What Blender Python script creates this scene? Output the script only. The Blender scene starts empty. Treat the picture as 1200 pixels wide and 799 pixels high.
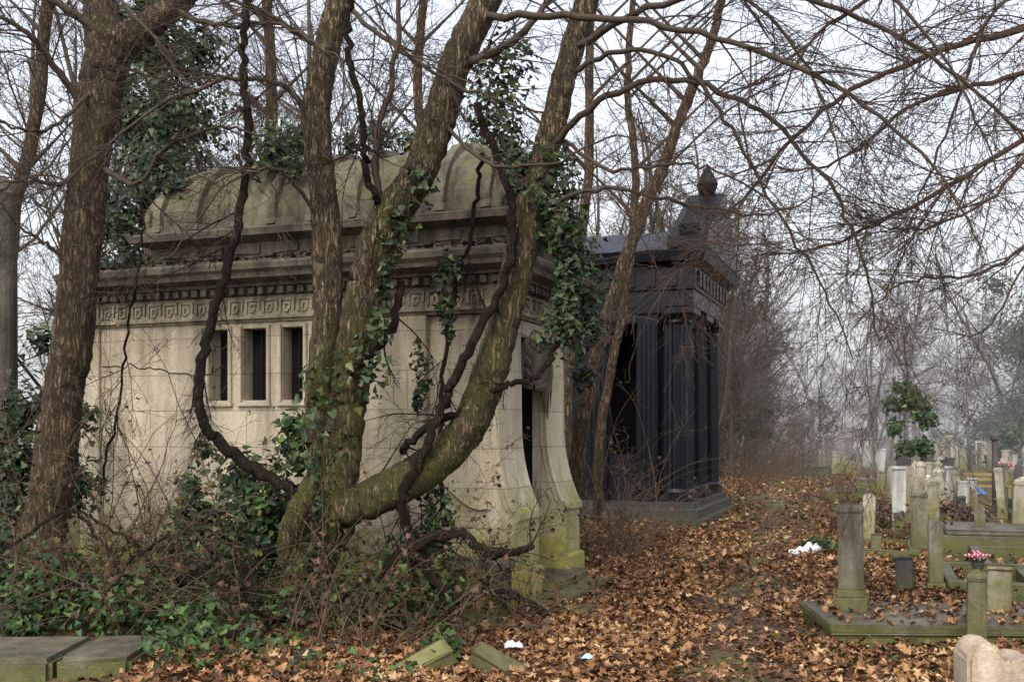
import bpy, bmesh, math, random
import numpy as np
from mathutils import Vector, Matrix
random.seed(7); rng=np.random.default_rng(7)
F=1250.0; HZ=505.0; CH=1.6
def W(px,py,d): return ((px-600)/F*d, d, CH+(HZ-py)/F*d)
scene=bpy.context.scene
COL=scene.collection
# ---------------------------------------------------------------- materials
class NT:
    def __init__(s,name):
        s.m=bpy.data.materials.new(name); s.m.use_nodes=True
        s.t=s.m.node_tree; s.b=s.t.nodes['Principled BSDF']; s.out=s.t.nodes['Material Output']
    def n(s,typ,**kw):
        nd=s.t.nodes.new(typ)
        for k,v in kw.items():
            if k.startswith('_'): setattr(nd,k[1:],v)
            else: nd.inputs[k.replace('__',' ')].default_value=v
        return nd
    def l(s,a,b): s.t.links.new(a,b)
    def coord(s,scale=(1,1,1)):
        c=s.n('ShaderNodeTexCoord'); m=s.n('ShaderNodeMapping'); m.inputs['Scale'].default_value=scale
        s.l(c.outputs['Object'],m.inputs['Vector']); return m.outputs[0]
    def noise(s,vec,scale,detail=6,rough=.6):
        n=s.n('ShaderNodeTexNoise',Scale=scale,Detail=detail,Roughness=rough); s.l(vec,n.inputs['Vector']); return n.outputs['Fac']
    def ramp(s,fac,stops):
        r=s.n('ShaderNodeValToRGB'); e=r.color_ramp.elements
        while len(e)<len(stops): e.new(.5)
        for i,(p,c) in enumerate(stops):
            e[i].position=p; e[i].color=(c[0],c[1],c[2],1) if hasattr(c,'__len__') else (c,c,c,1)
        s.l(fac,r.inputs[0]); return r.outputs[0]
    def mix(s,fac,a,b,mode='MIX'):
        m=s.n('ShaderNodeMix',_data_type='RGBA',_blend_type=mode)
        for sock,v in ((m.inputs[0],fac),(m.inputs[6],a),(m.inputs[7],b)):
            if hasattr(v,'links'): s.l(v,sock)
            elif hasattr(v,'__len__'): sock.default_value=(v[0],v[1],v[2],1)
            else: sock.default_value=v
        return m.outputs[2]
    def math(s,op,a,b=0.0,c=None):
        m=s.n('ShaderNodeMath',_operation=op)
        for i,v in enumerate((a,b,c)):
            if v is None: continue
            if hasattr(v,'links'): s.l(v,m.inputs[i])
            else: m.inputs[i].default_value=v
        return m.outputs[0]
    def bump(s,h,strength=.5,dist=.02):
        b=s.n('ShaderNodeBump',Strength=strength,Distance=dist); s.l(h,b.inputs['Height']); s.l(b.outputs[0],s.b.inputs['Normal'])
def stone(name,c1,c2,dark=(.05,.045,.04),moss=.5,mossz=.9,brick=None,stain=.6,rough=.9,bumps=.5,seed=0.0,rv=.0,mosscol=(.075,.08,.02),up_=.4,mo=.62,drip=None,spec=.3):
    m=NT(name); v=m.coord()
    if seed or rv:
        oi=m.n('ShaderNodeObjectInfo'); ad=m.n('ShaderNodeVectorMath',_operation='ADD')
        sc=m.math('MULTIPLY',oi.outputs['Random'],37.0); m.l(v,ad.inputs[0]); m.l(sc,ad.inputs[1]); v2=ad.outputs[0]
    else: v2=v
    base=m.ramp(m.noise(v2,1.6,8,.65),[(.3,c1),(.7,c2)])
    mp=m.n('ShaderNodeMapping'); mp.inputs['Scale'].default_value=(5,5,.55); m.l(v2,mp.inputs['Vector'])
    st=m.ramp(m.noise(mp.outputs[0],1.3,7,.65),[(.42,0),(.72,1)])
    base=m.mix(m.math('MULTIPLY',st,stain),base,dark)
    bl=m.ramp(m.noise(v2,5.5,8,.7),[(.5,0),(.72,1)])
    base=m.mix(m.math('MULTIPLY',bl,.45*stain),base,dark)
    big=m.ramp(m.noise(v2,.9,6,.7),[(.45,0),(.7,1)])
    base=m.mix(m.math('MULTIPLY',big,.4*stain),base,dark)
    sp=m.noise(v2,55,3,.6); base=m.mix(.35,base,m.mix(1.0,base,m.ramp(sp,[(.3,.45),(.7,1.35)]),'MULTIPLY'))
    h=m.math('ADD',m.math('MULTIPLY',m.noise(v2,38,6,.7),.5),m.noise(v2,6,4,.6))
    if brick:
        sx=m.n('ShaderNodeSeparateXYZ'); m.l(v,sx.inputs[0])
        cx=m.n('ShaderNodeCombineXYZ'); m.l(m.math('ADD',sx.outputs[0],sx.outputs[1]),cx.inputs[0]); m.l(sx.outputs[2],cx.inputs[1])
        b=m.n('ShaderNodeTexBrick',Scale=1.0,**{'Mortar__Size':.005,'Brick__Width':brick[0],'Row__Height':brick[1],'Mortar__Smooth':.3,'Bias':0.0})
        b.inputs['Color1'].default_value=(1,1,1,1); b.inputs['Color2'].default_value=(.84,.83,.81,1); b.inputs['Mortar'].default_value=(.4,.38,.35,1)
        m.l(cx.outputs[0],b.inputs['Vector'])
        base=m.mix(.75,base,m.mix(1.0,base,b.outputs['Color'],'MULTIPLY'))
        h=m.math('SUBTRACT',h,m.math('MULTIPLY',b.outputs['Fac'],.8))
    g=m.n('ShaderNodeNewGeometry'); sg=m.n('ShaderNodeSeparateXYZ'); m.l(g.outputs['Position'],sg.inputs[0])
    sn=m.n('ShaderNodeSeparateXYZ'); m.l(g.outputs['Normal'],sn.inputs[0])
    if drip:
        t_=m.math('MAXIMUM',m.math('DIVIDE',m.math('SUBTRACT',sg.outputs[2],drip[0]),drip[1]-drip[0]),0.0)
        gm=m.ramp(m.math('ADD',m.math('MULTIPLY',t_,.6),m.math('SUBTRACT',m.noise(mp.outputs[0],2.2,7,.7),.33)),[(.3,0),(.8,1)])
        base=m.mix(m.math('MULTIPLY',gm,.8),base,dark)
    low=m.math('SUBTRACT',1.0,m.math('DIVIDE',sg.outputs[2],mossz)); low=m.math('MAXIMUM',low,0.0)
    up=m.math('MULTIPLY',m.math('MAXIMUM',sn.outputs[2],0.0),up_)
    mf=m.math('ADD',m.math('ADD',low,up),m.math('MULTIPLY',m.math('SUBTRACT',m.noise(v2,3.2,8,.75),mo),1.6))
    mf=m.ramp(mf,[(.25,0),(.7,1)])
    nz=m.noise(v2,14,5,.7); mc=m.mix(nz,(mosscol[0]*.3,mosscol[1]*.33,mosscol[2]*.6),(mosscol[0]*1.7,mosscol[1]*1.6,mosscol[2]*1.5))
    base=m.mix(m.math('MULTIPLY',mf,moss),base,mc)
    if rv:
        tint=m.math('MULTIPLY_ADD',oi.outputs['Random'],rv,1-rv*.5); cc=m.n('ShaderNodeCombineXYZ')
        for i in range(3): m.l(tint,cc.inputs[i])
        base=m.mix(1.0,base,cc.outputs[0],'MULTIPLY')
    m.l(base,m.b.inputs['Base Color']); m.b.inputs['Roughness'].default_value=rough; m.b.inputs['Specular IOR Level'].default_value=spec
    m.bump(h,bumps,.03); return m.m
def bark(name,a,b,c,green=.3,scale=1.0,gz=2.0):
    m=NT(name); v=m.coord((16*scale,16*scale,3.2*scale))
    n1=m.noise(v,1.5,6,.65)
    rd=m.math('ABSOLUTE',m.math('SUBTRACT',n1,.5))
    f=m.ramp(rd,[(0,0),(.09,1)])
    vo=m.n('ShaderNodeTexVoronoi',_feature='DISTANCE_TO_EDGE',Scale=2.0); m.l(v,vo.inputs['Vector'])
    f2=m.ramp(vo.outputs['Distance'],[(0,.45),(.2,1)]); ff=m.math('MULTIPLY',f,f2)
    n2=m.noise(m.coord(),6,9,.75)
    col=m.mix(ff,a,m.mix(m.ramp(n2,[(.35,0),(.65,1)]),b,c))
    g=m.n('ShaderNodeNewGeometry'); sg=m.n('ShaderNodeSeparateXYZ'); m.l(g.outputs['Position'],sg.inputs[0])
    low=m.math('MAXIMUM',m.math('MULTIPLY',m.math('SUBTRACT',gz,sg.outputs[2]),.08),-.05)
    gr=m.ramp(m.math('ADD',m.noise(m.coord(),2.6,8,.75),low),[(.47,0),(.68,1)])
    col=m.mix(m.math('MULTIPLY',gr,green),col,m.mix(n2,(.045,.048,.014),(.15,.155,.04)))
    m.l(col,m.b.inputs['Base Color']); m.b.inputs['Roughness'].default_value=.95; m.b.inputs['Specular IOR Level'].default_value=.2
    m.bump(m.math('ADD',ff,m.math('MULTIPLY',m.noise(m.coord(),55,5,.7),.6)),1.0,.028); return m.m
def leafmat(name,stops,rough=.6,trans=0.0):
    m=NT(name); at=m.n('ShaderNodeAttribute',_attribute_name='rnd')
    c=m.ramp(at.outputs['Fac'],stops)
    n=m.noise(m.coord(),30,3); c=m.mix(.5,c,m.mix(1.0,c,m.ramp(n,[(.3,.4),(.7,1.4)]),'MULTIPLY'))
    m.l(c,m.b.inputs['Base Color']); m.b.inputs['Roughness'].default_value=rough; m.b.inputs['Specular IOR Level'].default_value=.3
    return m.m
def plain(name,col,rough=.8,metal=0,nscale=12,var=.4,bump=.2):
    m=NT(name); n=m.noise(m.coord(),nscale,6,.65)
    c=m.mix(n,tuple(x*(1-var) for x in col),tuple(min(1,x*(1+var)) for x in col))
    m.l(c,m.b.inputs['Base Color']); m.b.inputs['Roughness'].default_value=rough; m.b.inputs['Metallic'].default_value=metal; m.b.inputs['Specular IOR Level'].default_value=.25
    m.bump(n,bump,.01); return m.m
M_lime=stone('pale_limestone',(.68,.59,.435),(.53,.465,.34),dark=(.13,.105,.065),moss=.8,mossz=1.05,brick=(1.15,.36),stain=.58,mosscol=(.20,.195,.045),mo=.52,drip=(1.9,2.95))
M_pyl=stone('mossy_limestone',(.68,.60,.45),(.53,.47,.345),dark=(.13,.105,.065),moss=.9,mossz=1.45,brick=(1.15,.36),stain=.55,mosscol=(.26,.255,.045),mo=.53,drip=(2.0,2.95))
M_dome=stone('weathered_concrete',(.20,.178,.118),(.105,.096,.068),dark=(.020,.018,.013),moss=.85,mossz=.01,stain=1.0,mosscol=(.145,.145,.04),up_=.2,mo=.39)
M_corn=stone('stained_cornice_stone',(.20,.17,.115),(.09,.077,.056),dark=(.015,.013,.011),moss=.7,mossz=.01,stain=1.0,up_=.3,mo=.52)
M_black=stone('black_granite',(.0085,.0105,.016),(.0045,.0055,.009),dark=(.003,.003,.004),moss=.06,mossz=.7,stain=.3,rough=.42,bumps=.12,spec=.22)
M_blkg=stone('grey_plinth_stone',(.075,.075,.072),(.04,.04,.04),dark=(.018,.018,.018),moss=.5,mossz=.5,stain=.6)
M_grave=stone('grey_gravestone',(.42,.38,.29),(.23,.21,.15),dark=(.05,.045,.033),moss=.82,mossz=.85,stain=.95,rv=.8,seed=1,mosscol=(.13,.13,.035),mo=.53)
M_dark=stone('dark_gravestone',(.09,.085,.075),(.05,.05,.042),dark=(.02,.02,.018),moss=.7,mossz=.5,stain=.5,rv=.5,seed=1,rough=.6,up_=.1)
M_kerb=stone('mossy_kerb_stone',(.17,.148,.10),(.08,.07,.052),dark=(.02,.018,.014),moss=.85,mossz=.45,stain=.9,mosscol=(.10,.105,.025),up_=-.25,mo=.54,rough=.6)
M_scroll=stone('pinkish_limestone',(.58,.46,.34),(.42,.34,.25),dark=(.15,.12,.09),moss=.4,mossz=.4,stain=.8)
M_white=stone('white_marble_grave',(.55,.55,.51),(.4,.4,.36),moss=.35,mossz=.3,stain=.7,rv=.3,seed=1)
M_bark=bark('furrowed_bark',(.035,.026,.016),(.32,.24,.15),(.175,.13,.08),green=.8,gz=2.8)
M_bark2=bark('brown_bark',(.036,.025,.016),(.27,.19,.12),(.165,.115,.072),green=.4,gz=1.4)
M_vine=bark('vine_bark',(.014,.009,.006),(.08,.05,.031),(.042,.027,.018),green=.1,scale=2)
M_twig=plain('twig_bark',(.058,.044,.030),.9)
M_twigr=plain('reddish_twig_bark',(.072,.046,.032),.9)
M_far=plain('far_tree_bark',(.074,.061,.046),.95)
M_bram=plain('bramble_stem',(.110,.074,.047),.9)
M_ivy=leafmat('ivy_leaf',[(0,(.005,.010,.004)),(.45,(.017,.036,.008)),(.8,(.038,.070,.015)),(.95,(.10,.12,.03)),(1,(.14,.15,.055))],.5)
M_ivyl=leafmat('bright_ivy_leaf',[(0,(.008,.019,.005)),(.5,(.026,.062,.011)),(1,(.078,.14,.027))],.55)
M_dead=leafmat('dead_leaf',[(0,(.034,.017,.009)),(.3,(.11,.050,.022)),(.6,(.25,.125,.050)),(.85,(.41,.235,.105)),(1,(.50,.35,.19))],.7)
M_deadk=leafmat('rotting_leaf',[(0,(.022,.013,.008)),(.5,(.08,.042,.022)),(1,(.19,.10,.05))],.6)
M_iron=plain('dark_iron',(.012,.011,.010),.6,.3)
M_shade=plain('painted_shadow_black',(.006,.006,.006),.95)  # near-black colour standing in for shade in the windows and doorway

# ---------------------------------------------------------------- mesh helpers
def mkmesh(name,verts,loops,starts,smooth=False,attr=None):
    me=bpy.data.meshes.new(name)
    v=np.asarray(verts,dtype=np.float32).reshape(-1,3)
    me.vertices.add(len(v)); me.vertices.foreach_set('co',v.ravel())
    me.loops.add(len(loops)); me.loops.foreach_set('vertex_index',np.asarray(loops,dtype=np.int32))
    me.polygons.add(len(starts)); me.polygons.foreach_set('loop_start',np.asarray(starts,dtype=np.int32))
    if smooth: me.polygons.foreach_set('use_smooth',np.ones(len(starts),dtype=bool))
    me.update(calc_edges=True); me.validate()
    if attr is not None:
        a=me.attributes.new('rnd','FLOAT','POINT'); a.data.foreach_set('value',np.asarray(attr,dtype=np.float32))
    return me
def obj(name,me,mat=None,parent=None,label=None,cat=None,group=None,kind=None,loc=None):
    o=bpy.data.objects.new(name,me); COL.objects.link(o)
    if mat is not None and me is not None and len(me.materials)==0: me.materials.append(mat)
    if parent: o.parent=parent
    if loc is not None: o.location=loc
    if label: o['label']=label
    if cat: o['category']=cat
    if group: o['group']=group
    if kind: o['kind']=kind
    return o
def empty(name,loc,label,cat,group=None,rot=0):
    o=obj(name,None,label=label,cat=cat,group=group); o.location=loc; o.rotation_euler[2]=rot; o.empty_display_size=.2; return o
class Acc:
    def __init__(s): s.v=[]; s.f=[]
    def add(s,v,f):
        k=len(s.v); s.v+= [tuple(x) for x in v]; s.f+=[[i+k for i in q] for q in f]
    def box(s,x0,x1,y0,y1,z0,z1): s.loft(x0,x1,y0,y1,[(0,z0),(0,z1)])
    def loft(s,x0,x1,y0,y1,prof):
        v=[];f=[];n=len(prof)
        for o,z in prof: v+=[(x0-o,y0-o,z),(x1+o,y0-o,z),(x1+o,y1+o,z),(x0-o,y1+o,z)]
        for i in range(n-1):
            for k in range(4):
                a=i*4+k;b=i*4+(k+1)%4; f.append([a,b,b+4,a+4])
        f.append([3,2,1,0]); f.append([4*n-4,4*n-3,4*n-2,4*n-1]); s.add(v,f)
    def prism(s,poly,a0,a1,axis='y'):
        n=len(poly)
        def P(p,a): return (p[0],a,p[1]) if axis=='y' else ((a,p[0],p[1]) if axis=='x' else (p[0],p[1],a))
        v=[P(p,a0) for p in poly]+[P(p,a1) for p in poly]
        f=[[i,(i+1)%n,(i+1)%n+n,i+n] for i in range(n)]+[list(range(n))[::-1],list(range(n,2*n))]
        s.add(v,f)
    def cyl(s,cx,cy,prof,n=20,flute=0,fl=0.04):
        v=[];f=[]
        for r,z in prof:
            for i in range(n):
                a=2*math.pi*i/n; rr=r*(1-(fl if (flute and i%2) else 0)); v.append((cx+rr*math.cos(a),cy+rr*math.sin(a),z))
        for k in range(len(prof)-1):
            for i in range(n): f.append([k*n+i,k*n+(i+1)%n,(k+1)*n+(i+1)%n,(k+1)*n+i])
        f.append(list(range(n))[::-1]); f.append([(len(prof)-1)*n+i for i in range(n)]); s.add(v,f)
    def tube(s,pts,r,n=6):
        v,lp,st=tubes([(pts,[r]*len(pts) if not hasattr(r,'__len__') else r)],n)
        s.add([tuple(x) for x in v],[list(lp[a:a+4]) for a in st])
    def mesh(s,name,bevel=0,jit=0):
        me=bpy.data.meshes.new(name)
        me.from_pydata(s.v,[],s.f)
        bm=bmesh.new(); bm.from_mesh(me)
        bmesh.ops.recalc_face_normals(bm,faces=bm.faces[:])
        if bevel:
            bmesh.ops.bevel(bm,geom=[e for e in bm.edges if e.is_manifold and e.calc_face_angle(0)>.5],offset=bevel,segments=2,affect='EDGES',clamp_overlap=True)
        if jit:
            for v in bm.verts: v.co+=Vector((random.gauss(0,jit),random.gauss(0,jit),random.gauss(0,jit)))
        bm.to_mesh(me); bm.free(); return me
def wallholes(x0,x1,z0,z1,holes,ya,yb,axis='y'):
    xs=sorted({x0,x1}|{h[0] for h in holes}|{h[1] for h in holes}); zs=sorted({z0,z1}|{h[2] for h in holes}|{h[3] for h in holes})
    idx={}
    def hole(i,j):
        cx=(xs[i]+xs[i+1])/2; cz=(zs[j]+zs[j+1])/2
        return any(h[0]<cx<h[1] and h[2]<cz<h[3] for h in holes)
    V=[];Fc=[]
    def vi(i,j,k):
        key=(i,j,k)
        if key not in idx:
            idx[key]=len(V); a=(ya,yb)[k]; V.append((xs[i],a,zs[j]) if axis=='y' else (a,xs[i],zs[j]))
        return idx[key]
    nx=len(xs)-1;nz=len(zs)-1
    solid=lambda i,j: 0<=i<nx and 0<=j<nz and not hole(i,j)
    for i in range(nx):
        for j in range(nz):
            if not solid(i,j): continue
            for k in (0,1): Fc.append([vi(i,j,k),vi(i+1,j,k),vi(i+1,j+1,k),vi(i,j+1,k)])
            if not solid(i-1,j): Fc.append([vi(i,j,0),vi(i,j+1,0),vi(i,j+1,1),vi(i,j,1)])
            if not solid(i+1,j): Fc.append([vi(i+1,j,0),vi(i+1,j+1,0),vi(i+1,j+1,1),vi(i+1,j,1)])
            if not solid(i,j-1): Fc.append([vi(i,j,0),vi(i+1,j,0),vi(i+1,j,1),vi(i,j,1)])
            if not solid(i,j+1): Fc.append([vi(i,j+1,0),vi(i+1,j+1,0),vi(i+1,j+1,1),vi(i,j+1,1)])
    return V,Fc
def tubes(paths,sides=3,rough=0.0):
    groups={}
    for p,r in paths: groups.setdefault(len(p),[]).append((p,r))
    Vs=[];Ls=[];off=0
    for n,g in groups.items():
        P=np.array([[tuple(q) for q in a[0]] for a in g],dtype=float); R=np.array([a[1] for a in g],dtype=float)
        T=np.gradient(P,axis=1); T/=np.linalg.norm(T,axis=2,keepdims=True)+1e-9
        ax=np.argmin(np.abs(T).max(axis=1),axis=1); ref=np.eye(3)[ax][:,None,:]
        A=np.cross(T,np.broadcast_to(ref,T.shape)); A/=np.linalg.norm(A,axis=2,keepdims=True)+1e-9
        B=np.cross(T,A); B_=len(g)
        th=np.arange(sides)*2*math.pi/sides
        RR=np.repeat(R[:,:,None],sides,axis=2)
        if rough:
            s=np.cumsum(np.r_[0,np.linalg.norm(np.diff(P[0],axis=0),axis=1)])[None,:,None]
            RR=RR*(1+rough*(np.sin(3*th+s*1.7)*.6+np.sin(5*th-s*4.1)*.4+np.sin(2*th+s*6)*.4+rng.normal(0,.35,RR.shape)))
        V=P[:,:,None,:]+RR[...,None]*(A[:,:,None,:]*np.cos(th)[None,None,:,None]+B[:,:,None,:]*np.sin(th)[None,None,:,None])
        V=V.reshape(-1,3); base=(np.arange(B_)*n*sides)[:,None,None]+off
        i=np.arange(n-1)[None,:,None]*sides; k=np.arange(sides)[None,None,:]; k2=(k+1)%sides
        q=np.stack([base+i+k,base+i+k2,base+i+sides+k2,base+i+sides+k],axis=-1).reshape(-1)
        Vs.append(V); Ls.append(q); off+=len(V)
    V=np.concatenate(Vs); L=np.concatenate(Ls); return V,L,np.arange(0,len(L),4)
def tubemesh(name,paths_by_sides,rough=0):
    Vs=[];Ls=[];off=0
    for sides,paths in paths_by_sides:
        if not paths: continue
        v,l,s=tubes(paths,sides,rough if sides>=8 else 0); Vs.append(v); Ls.append(l+off); off+=len(v)
    L=np.concatenate(Ls); return mkmesh(name,np.concatenate(Vs),L,np.arange(0,len(L),4),smooth=True)
def catmull(pts,n=6):
    P=[np.array(p,float) for p in pts]; P=[2*P[0]-P[1]]+P+[2*P[-1]-P[-2]]; out=[]
    for i in range(1,len(P)-2):
        for k in range(n):
            t=k/n; a,b,c,d=P[i-1:i+3]
            out.append(.5*((2*b)+(-a+c)*t+(2*a-5*b+4*c-d)*t*t+(-a+3*b-3*c+d)*t**3))
    out.append(P[-2]); return np.array(out)
def curve(pix,rs,n=6,wob=0.0):
    pts=[W(*p)+(r,) for p,r in zip(pix,rs)] ; C=catmull(pts,n)
    if wob: C[1:,:3]+=rng.normal(0,wob,(len(C)-1,3))
    return C[:,:3],np.maximum(C[:,3],.002)
def rrs(n,a,b): return list(np.linspace(a,b,n))
def rdir(d,ang):
    a=d.orthogonal().normalized(); a.rotate(Matrix.Rotation(random.uniform(0,2*math.pi),3,d))
    return (d*math.cos(ang)+a*math.sin(ang)).normalized()
def grow(out,p,d,L,r,lvl,cfg):
    seg=cfg['seg'][lvl]; step=L/seg; pts=[p.copy()]; rad=[r]; w=cfg['wob'][lvl]; g=cfg['g'][lvl]; dirs=[d.copy()]
    for i in range(seg):
        d=(d+Vector((random.gauss(0,w),random.gauss(0,w),random.gauss(0,w)+g))).normalized()
        p=p+d*step; pts.append(p); rad.append(max(cfg['rmin'],r*(1-.8*(i+1)/seg))); dirs.append(d)
    out[lvl].append((pts,rad))
    if lvl+1<len(cfg['seg']):
        n=cfg['n'][lvl]; n=int(n*random.uniform(.7,1.3)+.5)
        for _ in range(n):
            t=random.uniform(cfg['t0'][lvl],1.0)*seg; i=min(int(t),seg-1); f=t-i
            q=pts[i].lerp(pts[i+1],f); rr=rad[i]*(1-f)+rad[i+1]*f
            grow(out,q,rdir(dirs[i+1],math.radians(random.uniform(*cfg['ang']))),L*cfg['lr'][lvl]*random.uniform(.5,1.2)*(1.15-.5*t/seg),max(cfg['rmin'],rr*.62),lvl+1,cfg)
def limbspawn(out,pts,rad,n,L,cfg,t0=.15,up=0.0):
    pts=[Vector(p) for p in pts]; m=len(pts)-1
    for _ in range(n):
        t=random.uniform(t0,1)*m; i=min(int(t),m-1); q=pts[i].lerp(pts[i+1],t-i); d=(pts[i+1]-pts[i]).normalized()
        d2=rdir(d,math.radians(random.uniform(20,60))); d2=(d2+Vector((0,0,up))).normalized()
        grow(out,q,d2,L*random.uniform(.4,1.4),max(.003,min(rad[i]*.4,.008)),0,cfg)
def leaves(name,P,N,S,R,fold=.35,shape=0):
    P=np.asarray(P,float);N=np.asarray(N,float);n=len(P)
    N=N/(np.linalg.norm(N,axis=1,keepdims=True)+1e-9)
    rv=rng.normal(size=(n,3)); U=np.cross(N,rv); U/=np.linalg.norm(U,axis=1,keepdims=True)+1e-9; V=np.cross(N,U)
    if shape==0: half=[(.5,.18),(.24,.36),(.46,.7),(.16,.72)]
    elif shape==2: half=[(.2,.05),(.3,.35),(.26,.65),(.12,.85)]
    else: half=[(.34,-.08),(.46,.2),(.24,.42),(.2,.66)]
    T=[(0,0),(0,1)]+half+[(-a,b) for a,b in half]
    T=np.array(T); fz=rng.uniform(.2,1,(n,1))*fold; curl=rng.uniform(-.5,.6,(n,1))*fold
    tx=T[:,0][None]*np.ones((n,1))*rng.uniform(.6,1.1,(n,1)); ty=T[:,1][None]-.5; tz=np.abs(tx)*fz*1.4+(ty**2)*curl*2
    co=P[:,None,:]+S[:,None,None]*(tx[...,None]*U[:,None]+(ty+0*tx)[...,None]*V[:,None]+tz[...,None]*N[:,None])
    f=np.array([[0,2,3,4,5,1],[1,9,8,7,6,0]]); k=len(T)
    L=(np.arange(n)[:,None,None]*k+f[None]).reshape(-1)
    return mkmesh(name,co.reshape(-1,3),L,np.arange(0,len(L),6),attr=np.repeat(R,k))
# ---------------------------------------------------------------- terrain
def pathx(y): return 1.45+.262*(y-6.8)+.12*np.sin(y*.45)
def hgt(x,y):
    x=np.asarray(x,float);y=np.asarray(y,float)
    dp=np.abs(x-pathx(y)); m=np.clip((dp-.7)/1.5,0,1); near=np.clip(1-(y-30)/30,0,1)
    h=.05*(np.sin(x*1.3+y*.7)+np.sin(x*.5-y*1.1+2)+.6*np.sin(x*2.9+1)*np.sin(y*2.3))*m
    left=np.clip((-x-.3)/1.2,0,1)*np.clip((y-5.5)/1.5,0,1)*np.clip((13-y)/2,0,1)
    h+=.10*left; h=np.where(x>pathx(y)+.7,h*.25,h)
    return h*near
xs=np.concatenate([np.linspace(-350,-14,22),np.arange(-13.5,20,.25),np.linspace(21,400,26)]); ys=np.concatenate([np.linspace(-60,2,12),np.arange(2.25,42,.3),np.linspace(43,520,40)])
X,Y=np.meshgrid(xs,ys); Z=hgt(X,Y); nx,ny=len(xs),len(ys)
idx=(np.arange(ny-1)[:,None]*nx+np.arange(nx-1)[None]); L=np.stack([idx,idx+1,idx+nx+1,idx+nx],-1).reshape(-1)
def soilcol(m,c,green):
    col=m.ramp(m.noise(c,.5,8,.7),[(.35,(.045,.030,.018)),(.5,(.08,.046,.026)),(.65,(.12,.074,.042))])
    vo=m.n('ShaderNodeTexVoronoi',Scale=15.0,Randomness=1.0); 
    wn=m.n('ShaderNodeTexNoise',Scale=6.0,Detail=4); m.l(c,wn.inputs['Vector']); ad=m.n('ShaderNodeVectorMath',_operation='ADD'); sc=m.n('ShaderNodeVectorMath',_operation='SCALE'); sc.inputs['Scale'].default_value=.25
    m.l(wn.outputs['Color'],sc.inputs[0]); m.l(c,ad.inputs[0]); m.l(sc.outputs[0],ad.inputs[1]); m.l(ad.outputs[0],vo.inputs['Vector'])
    sx=m.n('ShaderNodeSeparateXYZ'); m.l(vo.outputs['Color'],sx.inputs[0])
    lf=m.ramp(sx.outputs[0],[(0,(.025,.015,.010)),(.5,(.10,.054,.030)),(1,(.24,.14,.072))]); col=m.mix(.6,col,lf)
    gr=m.ramp(m.noise(c,.22,8,.7),[(.44,0),(.56,1)]); col=m.mix(m.math('MULTIPLY',gr,green),col,m.mix(m.noise(c,9,6,.7),(.03,.04,.012),(.12,.14,.035)))
    return col,vo
m=NT('leafy_soil'); c=m.coord(); col,vo=soilcol(m,c,.8)
m.l(col,m.b.inputs['Base Color']); m.b.inputs['Roughness'].default_value=.9; m.b.inputs['Specular IOR Level'].default_value=.2
m.bump(m.math('ADD',vo.outputs['Distance'],m.noise(c,20,6,.7)),.8,.04)
obj('ground',mkmesh('ground',np.stack([X,Y,Z],-1).reshape(-1,3),L,np.arange(0,len(L),4),smooth=True),m.m,kind='structure')
yy=np.arange(3,40,.12); tt=np.linspace(-1,1,17); PV=[]
for y in yy:
    wl=(.50+.12*math.sin(y*1.3)+.10*math.sin(y*3.1)+.05*math.sin(y*7.7))*min(1,(41-y)/14+.25); wr=(.48+.12*math.sin(y*1.7+2)+.09*math.sin(y*3.9)+.05*math.sin(y*8.3))*min(1,(41-y)/14+.25)
    for t in tt:
        x=pathx(y)+t*(wl if t<0 else wr); PV.append((x,y,float(hgt(x,y))+.028-.03*abs(t)**2.5+.012*math.sin(x*9+y)*math.sin(y*7)+.006*math.sin(x*23)*math.sin(y*19)))
k=len(tt); idx=(np.arange(len(yy)-1)[:,None]*k+np.arange(k-1)[None]); L=np.stack([idx,idx+1,idx+k+1,idx+k],-1).reshape(-1)
m=NT('trodden_soil'); c=m.coord()
col=m.ramp(m.noise(c,2.2,9,.78),[(.3,(.034,.024,.017)),(.5,(.09,.061,.042)),(.7,(.16,.11,.078))])
vo=m.n('ShaderNodeTexVoronoi',Scale=28.0); m.l(c,vo.inputs['Vector']); sx=m.n('ShaderNodeSeparateXYZ'); m.l(vo.outputs['Color'],sx.inputs[0])
col=m.mix(m.ramp(sx.outputs[0],[(.45,0),(.5,.75)]),col,m.ramp(sx.outputs[1],[(0,(.03,.018,.012)),(1,(.22,.12,.055))]))
gr=m.ramp(m.noise(c,.8,8,.75),[(.47,0),(.57,1)]); col=m.mix(m.math('MULTIPLY',gr,.75),col,m.mix(m.noise(c,20,5,.7),(.05,.06,.015),(.15,.18,.035)))
m.l(col,m.b.inputs['Base Color']); ro=m.ramp(m.noise(c,1.5,5),[(.4,.6),(.6,.9)]); m.l(ro,m.b.inputs['Roughness']); m.b.inputs['Specular IOR Level'].default_value=.22; m.bump(m.noise(c,14,9,.75),.9,.05)
obj('path',mkmesh('path',PV,L,np.arange(0,len(L),4),smooth=True),m.m,kind='structure')
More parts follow.
